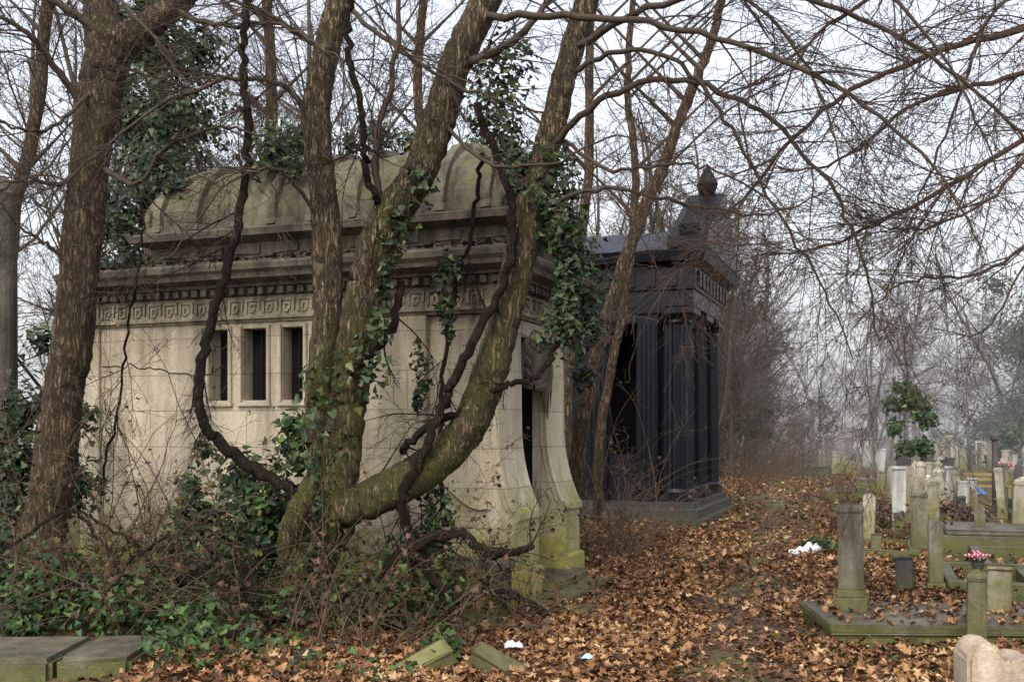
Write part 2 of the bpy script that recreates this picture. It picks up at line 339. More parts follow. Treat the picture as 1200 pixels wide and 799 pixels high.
# ---------------------------------------------------------------- pale mausoleum
TH=math.radians(20.5); OX,OY=-.05,9.75
ca,sa=math.cos(TH),math.sin(TH)
def B1(u,v,z=0): return (OX+ca*u+sa*v, OY-sa*u+ca*v, z)
M1=empty('mausoleum',(OX,OY,0),'pale limestone mausoleum with ribbed domed roof and flared doorway pylons, overgrown','mausoleum',rot=-TH)
y0,y1=-.25,2.15; xl=-4.62; xr=-.7
holes=[(-3.05,-2.83,1.90,2.60),(-2.67,-2.39,1.90,2.60),(-2.22,-1.98,1.90,2.60)]
A=Acc(); A.add(*wallholes(xl,xr,-.2,2.66,holes,y0,y0+.28))
A.box(xl,xl+.28,y0+.281,y1,-.2,2.66); A.box(xl+.281,xr,y1-.28,y1-.001,-.2,2.659)
A.add(*wallholes(y0+.281,y1-.281,-.2,2.658,[(.45,1.20,-.2,2.3)],xr-.28,xr-.001,axis='x'))
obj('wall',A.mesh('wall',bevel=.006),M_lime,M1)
A=Acc(); A.box(xl+.3,xr-.3,y0+.17,y0+.20,1.0,2.65); obj('window_shadow_panel',A.mesh('p'),M_shade,M1)  # added dark panel behind the openings; window darkness is painted into its colour
for h in holes:
    A=Acc(); x0,x1_,z0,z1=h
    A.box(x0-.04,x0-.003,y0-.03,y0+.10,z0-.02,z1+.03); A.box(x1_+.003,x1_+.04,y0-.031,y0+.10,z0-.02,z1+.03)
    A.box(x0-.05,x1_+.05,y0-.035,y0+.12,z0-.06,z0-.021)
    w=obj('window',A.mesh('wf',bevel=.006),M_lime,M1)
    A=Acc()
    A.box((x0+x1_)/2-.005,(x0+x1_)/2+.005,y0+.12,y0+.135,z0,z1)
    obj('window_bars',A.mesh('wb'),M_iron,w)
for xa,xb_,dy,za,zb in ((-3.205,-3.135,.025,1.2,2.62),(-1.895,-1.825,.025,1.2,2.62),(xl-.03,xl+.22,.03,-.1,2.655),(xr-.25,xr+.02,.031,-.1,2.655)):
    A=Acc(); A.box(xa,xb_,y0-dy,y0+.04,za,zb); obj('pilaster',A.mesh('ps',bevel=.006),M_lime,M1)
A=Acc(); A.loft(xl,xr,y0,y1,[(.10,-.2),(.10,.22),(.07,.30),(.035,.38),(.035,.42),(.001,.45)]); obj('plinth',A.mesh('pl'),M_pyl,M1)
A=Acc(); A.loft(xl,.0,y0,y1,[(.015,2.661),(.02,2.68),(.05,2.69),(.05,2.715),(.012,2.72),(.012,2.915)])
def meander(A,f,s0,s1):
    s=s0+.05; p=.195; q=.83
    while s+p<s1:
        for (a,b,c,d) in ((0,.2,.135,.16),(0,.025,.0,.135),(.05,.075,.03,.11),(.075,.14,.085,.11),(.115,.14,.03,.085),(.175,.2,.03,.135),(.05,.115,.0,.022)):
            f(A,s+a*q,s+b*q,2.75+c*q,2.75+d*q)
        s+=p
meander(A,lambda A,a,b,c,d:A.box(a,b,y0-.032,y0-.008,c,d),xl,.0)
meander(A,lambda A,a,b,c,d:A.box(.008,.032,a,b,c,d),y0,y1)
obj('frieze',A.mesh('fr',jit=.002),stone('stained_frieze_stone',(.42,.36,.25),(.23,.20,.14),dark=(.035,.03,.02),moss=.5,mossz=.01,stain=1.0,up_=.2,mo=.5),M1)
xc=xl+.10
A=Acc(); 
x=xc
while x<0: A.box(x,x+.06,y0-.10,y0-.04,2.925,2.985); x+=.11
y=y0
while y<y1: A.box(.04,.10,y,y+.06,2.925,2.985); y+=.11
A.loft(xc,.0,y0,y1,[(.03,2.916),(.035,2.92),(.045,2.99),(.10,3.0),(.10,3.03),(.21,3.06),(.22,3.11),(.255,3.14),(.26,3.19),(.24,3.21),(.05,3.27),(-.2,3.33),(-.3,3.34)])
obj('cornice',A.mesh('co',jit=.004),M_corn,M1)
ax0,ax1,ay0,ay1=-4.0,-.06,.05,1.85
A=Acc(); A.loft(ax0,ax1,ay0,ay1,[(0.03,3.25),(0.03,3.33),(0,3.36),(0,3.50),(.03,3.51),(.16,3.55),(.18,3.61),(.12,3.64),(.0,3.66)])
for i in range(9):
    xx=ax0+.15+i*.44; A.box(xx,xx+.3,ay0-.018,ay0+.02,3.39,3.48)
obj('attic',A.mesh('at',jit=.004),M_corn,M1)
A=Acc(); prof=[]
HH,WW=.74,.88
for i in range(15):
    a=i/14*math.pi/2; prof.append((-WW*(1-abs(math.cos(a))**.95)+.03,3.69+HH*abs(math.sin(a))**1.0))
prof=[(.07,3.65),(.07,3.71)]+prof; A.loft(ax0,ax1,ay0,ay1,prof)
def rib(pts,w,axis):
    n=len(pts); v=[]; 
    for i,(x,y,z) in enumerate(pts):
        a=pts[max(0,i-1)]; b=pts[min(n-1,i+1)]; t=Vector(b)-Vector(a)
        nn=Vector((0,-t.z,t.y)) if axis=='x' else Vector((-t.z,0,t.x)); nn.normalize()
        c=Vector(((ax0+ax1)/2,(ay0+ay1)/2,3.4))
        if nn.dot(Vector((x,y,z))-c)<0: nn=-nn
        for s_ in (-1,1):
            for hh in (-.03,.06):
                q=Vector((x,y,z))+nn*hh; 
                if axis=='x': q.x+=s_*w*(1 if hh<0 else .75)
                else: q.y+=s_*w*(1 if hh<0 else .75)
                v.append(tuple(q))
    f=[]
    for i in range(n-1):
        k=i*4
        for a,b in ((0,1),(1,3),(3,2),(2,0)): f.append([k+a,k+b,k+4+b,k+4+a])
    f+= [[0,1,3,2],[4*n-4,4*n-3,4*n-1,4*n-2]]
    A.add(v,f)
for i in range(9):
    xx=ax0+.12+i*.46
    for side in (0,1):
        pts=[(xx,(ay0-o) if side==0 else (ay1+o),z) for o,z in prof[1:] if ax0-o+.0<=xx<=ax1+o]
        if len(pts)>2: rib(pts,.06,'x')
for k in range(3):
    yy_=ay0+.45+k*.45
    for xx,sg in ((ax0,-1),(ax1,1)):
        pts=[(xx+sg*o,yy_,z) for o,z in prof[1:] if ay0-o<yy_-.02 and ay1+o>yy_+.02]
        if len(pts)>2: rib(pts,.06,'y')
for cx,sx_,cy,sy_ in ((ax0,-1,ay0,-1),(ax1,1,ay0,-1),(ax0,-1,ay1,1),(ax1,1,ay1,1)):
    A.tube([(cx+sx_*o,cy+sy_*o,z) for o,z in prof[1:]],.05,8)
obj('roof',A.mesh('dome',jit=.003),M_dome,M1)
def pylon(v0,v1,xb):
    A=Acc(); pr=[(xb,2.655),(.0,2.655)]
    for i in range(19):
        t=i/18; z=2.5-t*1.62; pr.append((-.01+.02*t+.165*max(0,(t-.5)/.5)**2.3,z))
    pr+=[(.20,.86),(.20,.80),(.165,.78),(.17,.35),(.225,.33),(.225,-.2),(xb,-.2)]
    A.prism(pr,v0,v1,'y'); return A,pr
for i,(a,b,xb) in enumerate(((-.20,.42,-.69),(1.24,1.74,-.19))):
    A,pr=pylon(a,b,xb); py_=obj('pylon',A.mesh('py',bevel=.006),M_pyl,M1)
    A=Acc(); edge=pr[1:21]
    for yv in (a-.012,b+.012):
        A.tube([(x-.03,yv,z) for x,z in edge],.020,6)
        A.tube([(x-.09,yv,z) for x,z in edge],.010,5)
    if i==0:
        A.tube([(-.66+.08*k,a-.014,1.22-.30*math.sin(k/7*math.pi/2)**2-.06*math.sin(k/7*math.pi)) for k in range(0,8)],.03,6)
        A.tube([(-.10+.06*math.cos(q)*(1-q/9),a-.014,.93+.06*math.sin(q)*(1-q/9)) for q in np.linspace(0,7,16)],.014,5)
    obj('edge_moulding',A.mesh('em'),M_pyl,py_)
A=Acc(); A.box(-.69,-.192,1.26,1.72,-.1,2.65); obj('doorway_shadow_block',A.mesh('dr'),M_shade,M1)  # solid black box in the gap, painting the shade of the door void
A=Acc(); xd=-.62
A.box(xd-.05,xd,.44,.51,.1,2.28); A.box(xd-.05,xd,1.13,1.19,.1,2.28); A.box(xd-.051,xd-.001,.511,1.129,2.15,2.28)
dr=obj('door',A.mesh('dr'),M_iron,M1)
A=Acc()
for i in range(6): A.cyl(xd-.03,.56+i*.1,[(.012,.1),(.012,2.15)],6)
for z in (.3,1.1,1.9): A.box(xd-.045,xd-.02,.51,1.13,z,z+.04)
obj('door_bars',A.mesh('db'),M_iron,dr)
A=Acc(); cy=.83
for i in range(11):
    a=math.pi*(.03+.94*i/10); pts=[(-.05+.03*math.sin(t*3.1),cy+math.cos(a)*.38*t,2.02+math.sin(a)*.55*t) for t in (.1,.4,.7,1)]
    A.tube(pts,[.02,.045,.05,.012],6)
A.tube([(-.03,cy+.40*math.cos(a),2.03+.56*math.sin(a)) for a in np.linspace(.1,3.04,10)],.035,6)
for k in range(5): A.tube([(-.02,1.02+k*.06,2.5),(.0,1.04+k*.06,2.2),(-.02,1.07+k*.05,1.9-.06*k)],[.03,.028,.008],6)
obj('palmette_ornament',A.mesh('pa'),M_corn,M1)
A=Acc(); A.box(-.6,.0,.421,1.239,2.50,2.655); obj('lintel',A.mesh('li',bevel=.01),M_lime,M1)
A=Acc(); A.box(-.2,.58,.2,1.5,-.1,.10); A.box(-.2,.36,.35,1.4,.101,.2); obj('step',A.mesh('st',bevel=.015,jit=.006),M_kerb,M1)
# ---------------------------------------------------------------- black mausoleum
T2=math.radians(20); bx,by=2.55,18.2
M2=empty('mausoleum',(bx,by,0),'black granite temple mausoleum with fluted columns and pediment','mausoleum',rot=-T2)
D2=3.3; LU=-4.2
A=Acc(); A.add(*wallholes(LU,-.25,.3,4.0,[(-.90,-.42,1.2,3.45),(-2.3,-1.6,1.2,3.45)],0,.25))
A.add(*wallholes(.251,D2-.251,.3,4.0,[(1.2,2.1,.3,3.2)],-.5,-.251,axis='x')); A.box(LU,-.25,D2-.25,D2,.3,4.0); A.box(LU,LU+.25,.251,D2-.251,.3,3.99)
obj('wall',A.mesh('w',bevel=.01),M_black,M2)
A=Acc(); A.loft(LU,.45,0,D2,[(.30,-.3),(.30,.12),(.22,.13),(.22,.28),(.12,.29),(.12,.40)]); obj('plinth',A.mesh('p',bevel=.01),M_blkg,M2)
for i in range(3):
    yc=.3+i*(D2-.6)/2
    A=Acc(); A.box(-.12,.52,yc-.32,yc+.32,.401,.52)
    n=40; A.cyl(.2,yc,[(.32,.52),(.33,.56),(.30,.62)],n); A.cyl(.2,yc,[(.30,.62),(.295,1.5),(.27,3.42)],n,flute=1,fl=.10)
    A.cyl(.2,yc,[(.26,3.42),(.29,3.46),(.27,3.5),(.33,3.6)],n); A.box(-.16,.56,yc-.36,yc+.36,3.6,3.7)
    obj('column',A.mesh('c'),M_black,M2)
for xx in (-.22,-1.1,-2.6,-4.0):
    A=Acc()
    A.box(xx-.17,xx+.17,-.12,.05,.41,3.6)
    for k in range(4): A.box(xx-.145+k*.08,xx-.10+k*.08,-.15,-.1,.6,3.45)
    A.box(xx-.21,xx+.21,-.17,.05,3.6,3.72)
    obj('pilaster',A.mesh('pi'),M_black,M2)
A=Acc(); A.loft(LU,.5,0,D2,[(.06,3.72),(.06,3.98),(.10,4.0),(.10,4.36),(.16,4.42),(.27,4.46),(.30,4.58),(.32,4.64),(.1,4.68)])
s=.1
while s<D2: A.box(.6,.64,s,s+.16,4.05,4.32); s+=.36
s=LU
while s<.4: A.box(s,s+.16,-.14,-.1,4.05,4.32); s+=.36
obj('entablature',A.mesh('e'),M_black,M2)
A=Acc(); A.prism([(-.32,4.66),(D2+.32,4.66),(D2+.32,4.84),(D2/2,5.95),(-.32,4.84)],.15,.82,'x'); 
A.prism([(-.1,4.66),(D2+.1,4.66),(D2/2,5.3)],LU-.2,.14,'x')
obj('pediment',A.mesh('pe',bevel=.02),M_black,M2)
A=Acc(); A.cyl(.5,D2/2,[(.10,5.85),(.16,6.0),(.2,6.12),(.12,6.3),(.02,6.45)],8); obj('acroterion',A.mesh('ac'),M_black,M2)
A=Acc(); A.cyl(.5,-.15,[(.12,4.8),(.17,4.9),(.2,5.05),(.1,5.2),(.02,5.35)],8); obj('acroterion',A.mesh('ac'),M_black,M2)
A=Acc()
for i in range(9): A.cyl(-.35,1.24+i*.10,[(.012,.4),(.012,3.2)],6)
obj('door_grille',A.mesh('g'),M_iron,M2)
# ---------------------------------------------------------------- foreground trees
CF=dict(seg=[7,5,3],wob=[.09,.12,.14],g=[-.03,-.03,-.02],n=[7,4],lr=[.5,.5],t0=[.12,.15],ang=(18,52),rmin=.0018)
def near_tree(name,label,trunkpaths,limbs,nsp,L,mat,tmat,cfg=CF,up=.0,loc=None,k=.95):
    E=empty('tree',loc or tuple(trunkpaths[0][0][0]),label,'tree')
    me=tubemesh('trunk',[(20,trunkpaths)],rough=.06); 
    me.transform(Matrix.Translation(-Vector(E.location))); obj('trunk',me,tmat,E)
    out=[[] for _ in cfg['seg']]
    for (p,r),n in zip(limbs,nsp): limbspawn(out,p,r,int(n*k+.5),L,cfg,up=up)
    me=tubemesh('crown',[(7,[(p,r*.9) for p,r in limbs]),(4,out[0]),(3,out[1]+out[2])]); me.transform(Matrix.Translation(-Vector(E.location))); obj('crown',me,mat,E)
    return E
def cv(l,ra,rb,n=7,wob=.010): return curve(l,rrs(len(l),ra,rb),n,wob)
t=[curve([(40,690,9.2),(50,630,9.2),(62,560,9.2),(72,480,9.2),(84,400,9.2),(95,300,9.2),(105,200,9.2),(118,110,9.2),(132,50,9.2)],[.25,.20,.18,.17,.165,.165,.165,.18,.2],12,.005),
   curve([(130,60,9.2),(160,40,9.15),(200,12,9.1),(235,-30,9.1),(260,-100,9.1)],[.17,.13,.105,.10,.09],8,.004),
   curve([(128,70,9.2),(120,20,9.3),(112,-40,9.3),(118,-130,9.3)],[.16,.15,.13,.1],8,.004)]
lm=[cv([(105,190,9.2),(70,215,9),(30,210,8.8),(-30,240,8.6)],.03,.010),cv([(100,130,9.2),(60,70,9),(20,30,8.8),(-40,10,8.7)],.04,.015),
    cv([(115,195,9.2),(160,215,8.9),(200,170,8.7),(260,150,8.5),(310,160,8.4)],.03,.007),cv([(200,12,9.1),(260,30,8.8),(330,30,8.5),(400,70,8.3)],.03,.008),
    cv([(118,100,9.2),(60,150,8.6),(20,150,8.2),(-30,120,8)],.022,.007),cv([(90,330,9.2),(60,290,9),(30,270,8.9),(-10,225,8.8)],.025,.007),
    cv([(130,50,9.2),(60,0,9),(0,-20,8.9)],.05,.02),cv([(235,-20,9.1),(300,40,8.6),(350,120,8.3)],.02,.006),cv([(118,-30,9.3),(190,60,8.7),(240,130,8.4)],.02,.006)]
near_tree('t','brown furrowed trunk of a bare tree beside the pale mausoleum',t,lm,[14,14,14,14,12,10,14,12,12],.9,M_twig,M_bark2)
sA=curve([(338,748,8.9),(352,690,8.9),(368,620,8.85),(378,550,8.8),(374,470,8.8),(383,380,8.8),(384,300,8.8),(378,220,8.8),(372,130,8.8),(383,60,8.8),(396,0,8.8),(402,-90,8.8)],[.24,.18,.15,.13,.125,.12,.12,.115,.115,.11,.10,.09],12,.005)
sB=curve([(348,745,8.85),(372,650,8.8),(396,560,8.7),(404,500,8.7),(412,440,8.7),(428,340,8.65),(450,265,8.6),(490,205,8.6),(515,140,8.6),(532,80,8.6),(560,20,8.6),(600,-60,8.6)],[.22,.18,.16,.155,.155,.155,.15,.14,.135,.13,.12,.1],12,.005)
sC=curve([(345,640,8.8),(370,610,8.75),(405,596,8.7),(450,578,8.65),(500,550,8.6),(545,505,8.6),(572,440,8.6),(592,370,8.6),(612,290,8.6),(630,215,8.6),(648,150,8.6),(664,80,8.6),(688,0,8.6),(705,-80,8.6)],[.12,.155,.16,.16,.155,.15,.14,.13,.125,.115,.105,.10,.095,.08],12,.005)
sD=curve([(360,700,8.75),(340,640,8.7),(350,600,8.6),(372,560,8.6)],[.12,.1,.1,.08],8,.004)
lm=[cv([(640,180,8.6),(700,120,8.2),(790,92,8),(880,125,7.8),(960,200,7.6),(1010,300,7.6),(1030,400,7.6)],.034,.006),
    cv([(560,20,8.6),(680,18,8),(820,40,7.6),(960,90,7.2),(1080,180,7),(1150,290,7)],.036,.006),
    cv([(670,60,8.6),(760,10,8),(900,-10,7.6),(1050,40,7.4),(1180,140,7.2),(1240,230,7.2)],.034,.007),
    cv([(620,250,8.6),(700,222,8.2),(800,238,8),(900,250,7.8),(985,215,7.7)],.022,.005),
    cv([(664,90,8.6),(720,60,8.3),(790,70,8),(850,140,7.8),(900,230,7.6),(960,330,7.6),(1000,420,7.6)],.026,.005),
    cv([(372,140,8.8),(320,95,8.6),(240,100,8.4),(150,150,8.2),(60,230,8)],.03,.006),
    cv([(380,60,8.8),(320,20,8.6),(250,-10,8.4)],.03,.012),cv([(384,270,8.8),(340,210,8.5),(300,200,8.3),(250,230,8.2),(200,300,8.1)],.022,.005),
    cv([(532,80,8.6),(600,50,8.5),(650,-10,8.5)],.045,.025),cv([(450,265,8.6),(440,180,8.4),(460,90,8.3),(470,-20,8.2)],.035,.02),
    cv([(396,0,8.8),(470,60,8.5),(560,110,8.2),(640,130,8)],.025,.007),cv([(648,160,8.6),(720,200,8.1),(790,190,7.9),(860,210,7.7),(930,255,7.6)],.02,.004),
    cv([(690,0,8.6),(790,-40,8.2),(900,20,7.8),(960,110,7.6),(990,210,7.5)],.024,.005),cv([(700,-60,8.6),(820,-90,8.2),(980,-50,7.6),(1100,60,7.2),(1170,200,7)],.03,.006),
    cv([(515,140,8.6),(570,190,8.2),(650,190,8),(720,160,7.8),(800,180,7.6)],.02,.004)]
near_tree('t','many-stemmed leaning bare tree with furrowed bark growing against the pale mausoleum',[sA,sB,sC,sD],lm,[18,22,24,7,16,16,12,10,12,12,12,6,18,22,7],1.05,M_twig,M_bark,loc=tuple(sA[0][0]))
tr=[catmull([(8.6,10,-.1,.3),(8.5,10,2,.24),(8.2,9.8,4.2,.22),(7.9,9.6,6,.2),(7.7,9.5,8.5,.14)],8)]
tr=[(c[:,:3],c[:,3]) for c in tr]
lm=[cv([(1640,40,9.7),(1420,-60,9),(1250,20,8.4),(1100,60,8),(960,130,7.8),(870,240,7.7),(850,280,7.6)],.045,.005),
    cv([(1640,180,9.7),(1400,90,9),(1230,150,8.2),(1100,225,7.9),(980,285,7.7),(890,300,7.6)],.04,.005),
    cv([(1640,200,9.7),(1400,230,9),(1250,260,8.4),(1150,320,8),(1060,330,7.8),(1000,380,7.7)],.028,.004),
    cv([(1640,-30,9.6),(1420,-180,9),(1220,-80,8.2),(1080,-30,7.8),(960,40,7.6),(900,150,7.5)],.045,.005),
    cv([(1600,100,9.7),(1380,20,9),(1200,85,8.2),(1080,120,7.9),(980,190,7.7),(900,200,7.6)],.034,.005),
    cv([(1600,160,9.7),(1350,190,9),(1220,290,8.4),(1160,380,8.2),(1120,400,8.2)],.018,.004),
    cv([(1600,0,9.7),(1350,-60,9),(1180,0,8.2),(1130,100,8),(1080,230,7.9),(1050,310,7.8)],.025,.004),
    cv([(1600,60,9.7),(1350,60,9),(1210,180,8.2),(1150,240,8),(1060,270,7.9),(1000,250,7.8)],.025,.004)]
near_tree('t','bare tree with long drooping reddish twigs overhanging the graves',tr,lm,[44,42,32,44,42,22,36,34],1.1,M_twigr,M_bark2,k=.85)
def slender(pix,ra,rb,label,n,L,mat=M_twig,tm=M_bark2):
    p=curve(pix,rrs(len(pix),ra,rb),7,.008); lm=[(p[0][len(p[0])//3:],p[1][len(p[0])//3:]*.5)]
    for k in range(5):
        i=int(len(p[0])*random.uniform(.5,.9)); q=p[0][i]; s=random.choice((-1,1))
        c=catmull([tuple(q)+(p[1][i]*.6,),(q[0]+s*.5,q[1],q[2]+.5,.02),(q[0]+s*1.3,q[1]-.2,q[2]+1.2,.015),(q[0]+s*2.2,q[1]-.3,q[2]+1.6,.006)],5); lm.append((c[:,:3],c[:,3]))
    near_tree('t',label,[p],lm,[n]+[n//2]*5,L,mat,tm,up=.3,k=.6)
slender([(668,600,13),(690,450,13),(712,372,13),(740,282,13),(775,200,13),(800,130,13),(830,60,13),(850,-20,13)],.10,.05,'slender leaning bare tree between the two mausoleums',10,1.1)
slender([(700,610,14.5),(705,500,14.5),(735,330,14.5),(745,200,14.5),(735,100,14.5),(745,-40,14.5)],.07,.04,'thin upright bare tree behind the pale mausoleum',9,1.1)
slender([(660,610,15.5),(672,350,15.5),(690,200,15.5),(690,60,15.5),(700,-40,15.5)],.09,.05,'straight bare tree behind the pale mausoleum',12,1.3)
slender([(170,600,14),(180,300,14),(190,150,14),(175,40,14),(190,-60,14)],.15,.10,'ivy-clad bare tree behind the domed roof',18,1.3)
slender([(310,600,16),(312,250,16),(318,120,16),(310,-40,16)],.11,.07,'straight bare tree behind the domed roof',18,1.4)
slender([(20,700,15),(-5,350,15),(40,150,15),(60,-40,15)],.11,.08,'bare tree behind thick ivy',18,1.4)
slender([(500,600,16),(520,250,16),(490,120,16),(500,-40,16)],.09,.06,'bare tree rising behind the dome',18,1.4)
A=Acc(); c=W(2,700,11.5); A.cyl(c[0],c[1],[(.20,-.2),(.19,.3),(.165,.35),(.155,4.1),(.17,4.15),(.1,4.3),(0.02,4.35)],20)
obj('stone_pillar',A.mesh('sp'),M_kerb,label='weathered grey round stone pillar beside the ivy',cat='pillar')
def vine(pix,ra,rb,label,tw=6):
    p=cv(pix,ra,rb,9,.012); out=[[],[],[]]; limbspawn(out,p[0],p[1],tw,.6,CF)
    me=tubemesh('vine',[(9,[p]),(4,out[0]),(3,out[1]+out[2])],rough=.14); obj('woody_vine',me,M_vine,label=label,cat='vine',group='vines hanging from the trees')
vine([(300,-40,8.5),(285,60,8.5),(292,150,8.5),(283,240,8.5),(268,310,8.5),(245,390,8.5),(232,450,8.5),(245,505,8.5),(290,545,8.55),(345,575,8.6),(385,592,8.6)],.028,.050,'thick dark vine looping down in front of the windows',12)
vine([(410,-20,8.3),(408,60,8.3),(425,140,8.3),(428,200,8.4),(445,240,8.5)],.025,.028,'dark vine hanging beside the trunk')
vine([(560,120,8.4),(590,210,8.4),(600,280,8.4),(585,340,8.4),(545,420,8.4),(522,470,8.4),(500,520,8.4),(472,590,8.5),(490,650,8.6),(520,690,8.7)],.03,.045,'dark twisted vine climbing across the doorway')
vine([(655,400,8.5),(630,440,8.5),(590,452,8.5),(545,480,8.5),(500,500,8.5),(470,530,8.5)],.02,.035,'gnarled vine crossing the curved trunk')
vine([(200,760,8.2),(160,690,8.3),(120,640,8.4),(90,600,8.5),(60,590,8.6)],.02,.012,'thin vine over the ivy')
vine([(425,690,8.5),(470,650,8.5),(530,625,8.5),(580,650,8.5),(625,640,8.6)],.05,.03,'fallen branch lying at the doorway',10)
vine([(640,720,8.6),(580,690,8.6),(530,700,8.4),(480,640,8.5)],.035,.035,'bent vine lying over rubble',10)
vine([(470,330,8.5),(455,390,8.5),(410,440,8.5)],.03,.03,'short vine across the trunk',3)
vine([(120,430,9),(180,432,9),(230,440,8.9),(262,430,8.9)],.006,.005,'thin twig crossing the wall',2)
vine([(330,780,8),(300,700,8),(270,650,8.1),(200,690,8.1)],.02,.01,'thin arching vine over ivy',6)
vine([(565,180,9),(555,260,9.1),(535,330,9.1),(520,420,9.1),(515,520,9.1),(520,640,9)],.018,.02,'straggling vine hanging down the wall corner',12)
vine([(170,220,9.6),(165,300,9.6),(150,380,9.7),(140,470,9.7),(120,560,9.7)],.010,.012,'thin vine trailing down the pale wall',10)
vine([(0,650,8.0),(80,600,8.1),(160,640,8.1),(230,720,8)],.014,.010,'dry cane arching over the ivy',10)
vine([(90,760,7.6),(150,660,7.7),(230,620,7.8),(300,660,7.9)],.012,.008,'dry cane arching over the ivy',10)
vine([(400,640,8.6),(440,560,8.7),(470,600,8.7),(490,690,8.6)],.03,.022,'looping dead vine beside the trunk base',6)
# ---------------------------------------------------------------- ivy
def ivy_path(pts,n,spread,size,mat,label,front=0.0,flat=0):
    pts=np.array(pts); t=rng.uniform(0,len(pts)-1.001,n); i=t.astype(int); f=(t-i)[:,None]; P=pts[i]*(1-f)+pts[i+1]*f
    D=rng.normal(size=(n,3)); D/=np.linalg.norm(D,axis=1,keepdims=True); R=spread*(.35+.65*rng.random((n,1))**.6)*(1+.5*np.sin(t*2.3)[:,None])
    P=P+D*R; N=D+np.array([0,-.5,.3])+rng.normal(0,.45,(n,3)); S=rng.uniform(.45,1.25,n)*size
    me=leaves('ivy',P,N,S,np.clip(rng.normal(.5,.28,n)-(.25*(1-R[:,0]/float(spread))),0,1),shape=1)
    return obj('ivy',me,mat,label=label,cat='ivy',group='climbing ivy')
def ivy_blob(cs,n,size,mat,label):
    wt=np.array([c[3] for c in cs]); 
    ci=rng.choice(len(cs),n,p=wt**2/np.sum(wt**2)); C=np.array([c[:3] for c in cs])[ci]; R=wt[ci][:,None]
    D=rng.normal(size=(n,3)); D/=np.linalg.norm(D,axis=1,keepdims=True); rr=rng.random((n,1))**.6*(1+.35*rng.random((n,1))**6)
    P=C+D*R*rr*(1.05+.4*np.sin(D[:,:1]*7+D[:,2:]*9)); N=D+np.array([0,-.4,.5])+rng.normal(0,.5,(n,3))
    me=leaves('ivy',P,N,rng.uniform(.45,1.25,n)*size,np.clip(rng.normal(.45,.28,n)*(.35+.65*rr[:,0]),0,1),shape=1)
    return obj('ivy',me,mat,label=label,cat='ivy',group='climbing ivy')
def blobs(l): return [W(a,b,d)+(r/F*d,) for a,b,d,r in l]
iP=lambda l:[W(*q) for q in l]
ivy_path(iP([(500,200,8.4),(470,260,8.4),(452,320,8.4),(440,400,8.4),(425,470,8.4)]),360,.13,.07,M_ivy,'variegated ivy climbing the leaning stem')
ivy_path(iP([(385,420,8.6),(380,520,8.6),(372,600,8.6),(360,690,8.6)]),520,.2,.068,M_ivy,'ivy wrapped around the tree base')
ivy_path(iP([(640,180,8.6),(655,250,8.55),(668,320,8.5),(655,400,8.5)]),2000,.19,.06,M_ivy,'dense dark ivy hanging from the curved limb')
ivy_path(iP([(600,60,8.8),(575,120,8.8),(600,180,8.8),(625,220,8.7)]),1300,.22,.06,M_ivy,'dark ivy in the fork above the doorway')
ivy_path(iP([(530,300,9),(520,350,9.1),(527,400,9.1)]),260,.09,.06,M_ivy,'ivy sprig hanging before the corner')
ivy_path(iP([(490,400,9.2),(495,450,9.2),(488,480,9.2)]),150,.07,.06,M_ivy,'small ivy sprig on the wall')
ivy_path(iP([(510,540,8.9),(515,600,8.8),(505,650,8.8)]),260,.12,.065,M_ivy,'ivy sprig near the doorway')
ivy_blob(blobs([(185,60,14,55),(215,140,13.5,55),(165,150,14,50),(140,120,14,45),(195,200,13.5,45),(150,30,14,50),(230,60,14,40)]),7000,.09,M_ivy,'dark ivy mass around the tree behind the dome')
ivy_blob(blobs([(335,172,11.0,30),(318,182,10.8,24),(352,168,11.1,22),(345,195,10.6,16)]),1100,.07,M_ivyl,'ivy clump growing on the domed roof')
ivy_blob(blobs([(440,160,11.5,22),(480,168,11.5,18),(410,168,11.3,16),(560,180,11,22)]),800,.07,M_ivy,'dark ivy creeping over the dome top')
ivy_blob(blobs([(140,260,11.5,40),(110,320,11,30),(170,225,11.5,36),(150,310,10.8,22),(185,190,11.6,30),(205,210,11.2,20)]),2500,.07,M_ivy,'ivy spilling over the cornice end')
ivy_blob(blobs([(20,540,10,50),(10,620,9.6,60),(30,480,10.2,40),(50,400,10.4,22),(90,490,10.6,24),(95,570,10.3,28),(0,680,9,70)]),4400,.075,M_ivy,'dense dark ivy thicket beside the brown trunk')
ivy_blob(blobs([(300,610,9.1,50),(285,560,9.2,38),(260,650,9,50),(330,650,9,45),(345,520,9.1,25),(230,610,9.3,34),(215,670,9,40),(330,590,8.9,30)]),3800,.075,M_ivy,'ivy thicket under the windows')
ivy_blob(blobs([(345,500,9,22),(350,540,9,22),(240,530,9.3,16),(225,570,9.4,18),(300,600,8.8,28),(270,660,8.5,26)]),900,.07,M_ivyl,'green ivy shoots below the windows')
ivy_blob(blobs([(690,380,11.5,28),(680,330,11.5,30),(672,290,11.5,26),(685,440,11.8,14)]),1500,.07,M_ivy,'dark ivy between the two mausoleums')
ivy_blob(blobs([(500,640,8.9,35),(455,690,8.6,45),(520,700,8.5,35),(400,700,8.5,40),(350,700,8.4,34)]),1300,.065,M_ivyl,'ivy and weeds at the wall foot')
ivy_blob(blobs([(60,690,8,42),(120,705,7.9,34),(170,700,7.9,38),(240,725,7.7,36),(20,725,7.8,40)]),2100,.065,M_ivyl,'green ivy spilling over the kerb')
ivy_blob(blobs([(500,775,7.3,20),(525,760,7.4,20)]),300,.065,M_ivyl,'green ivy tuft by the broken slabs')
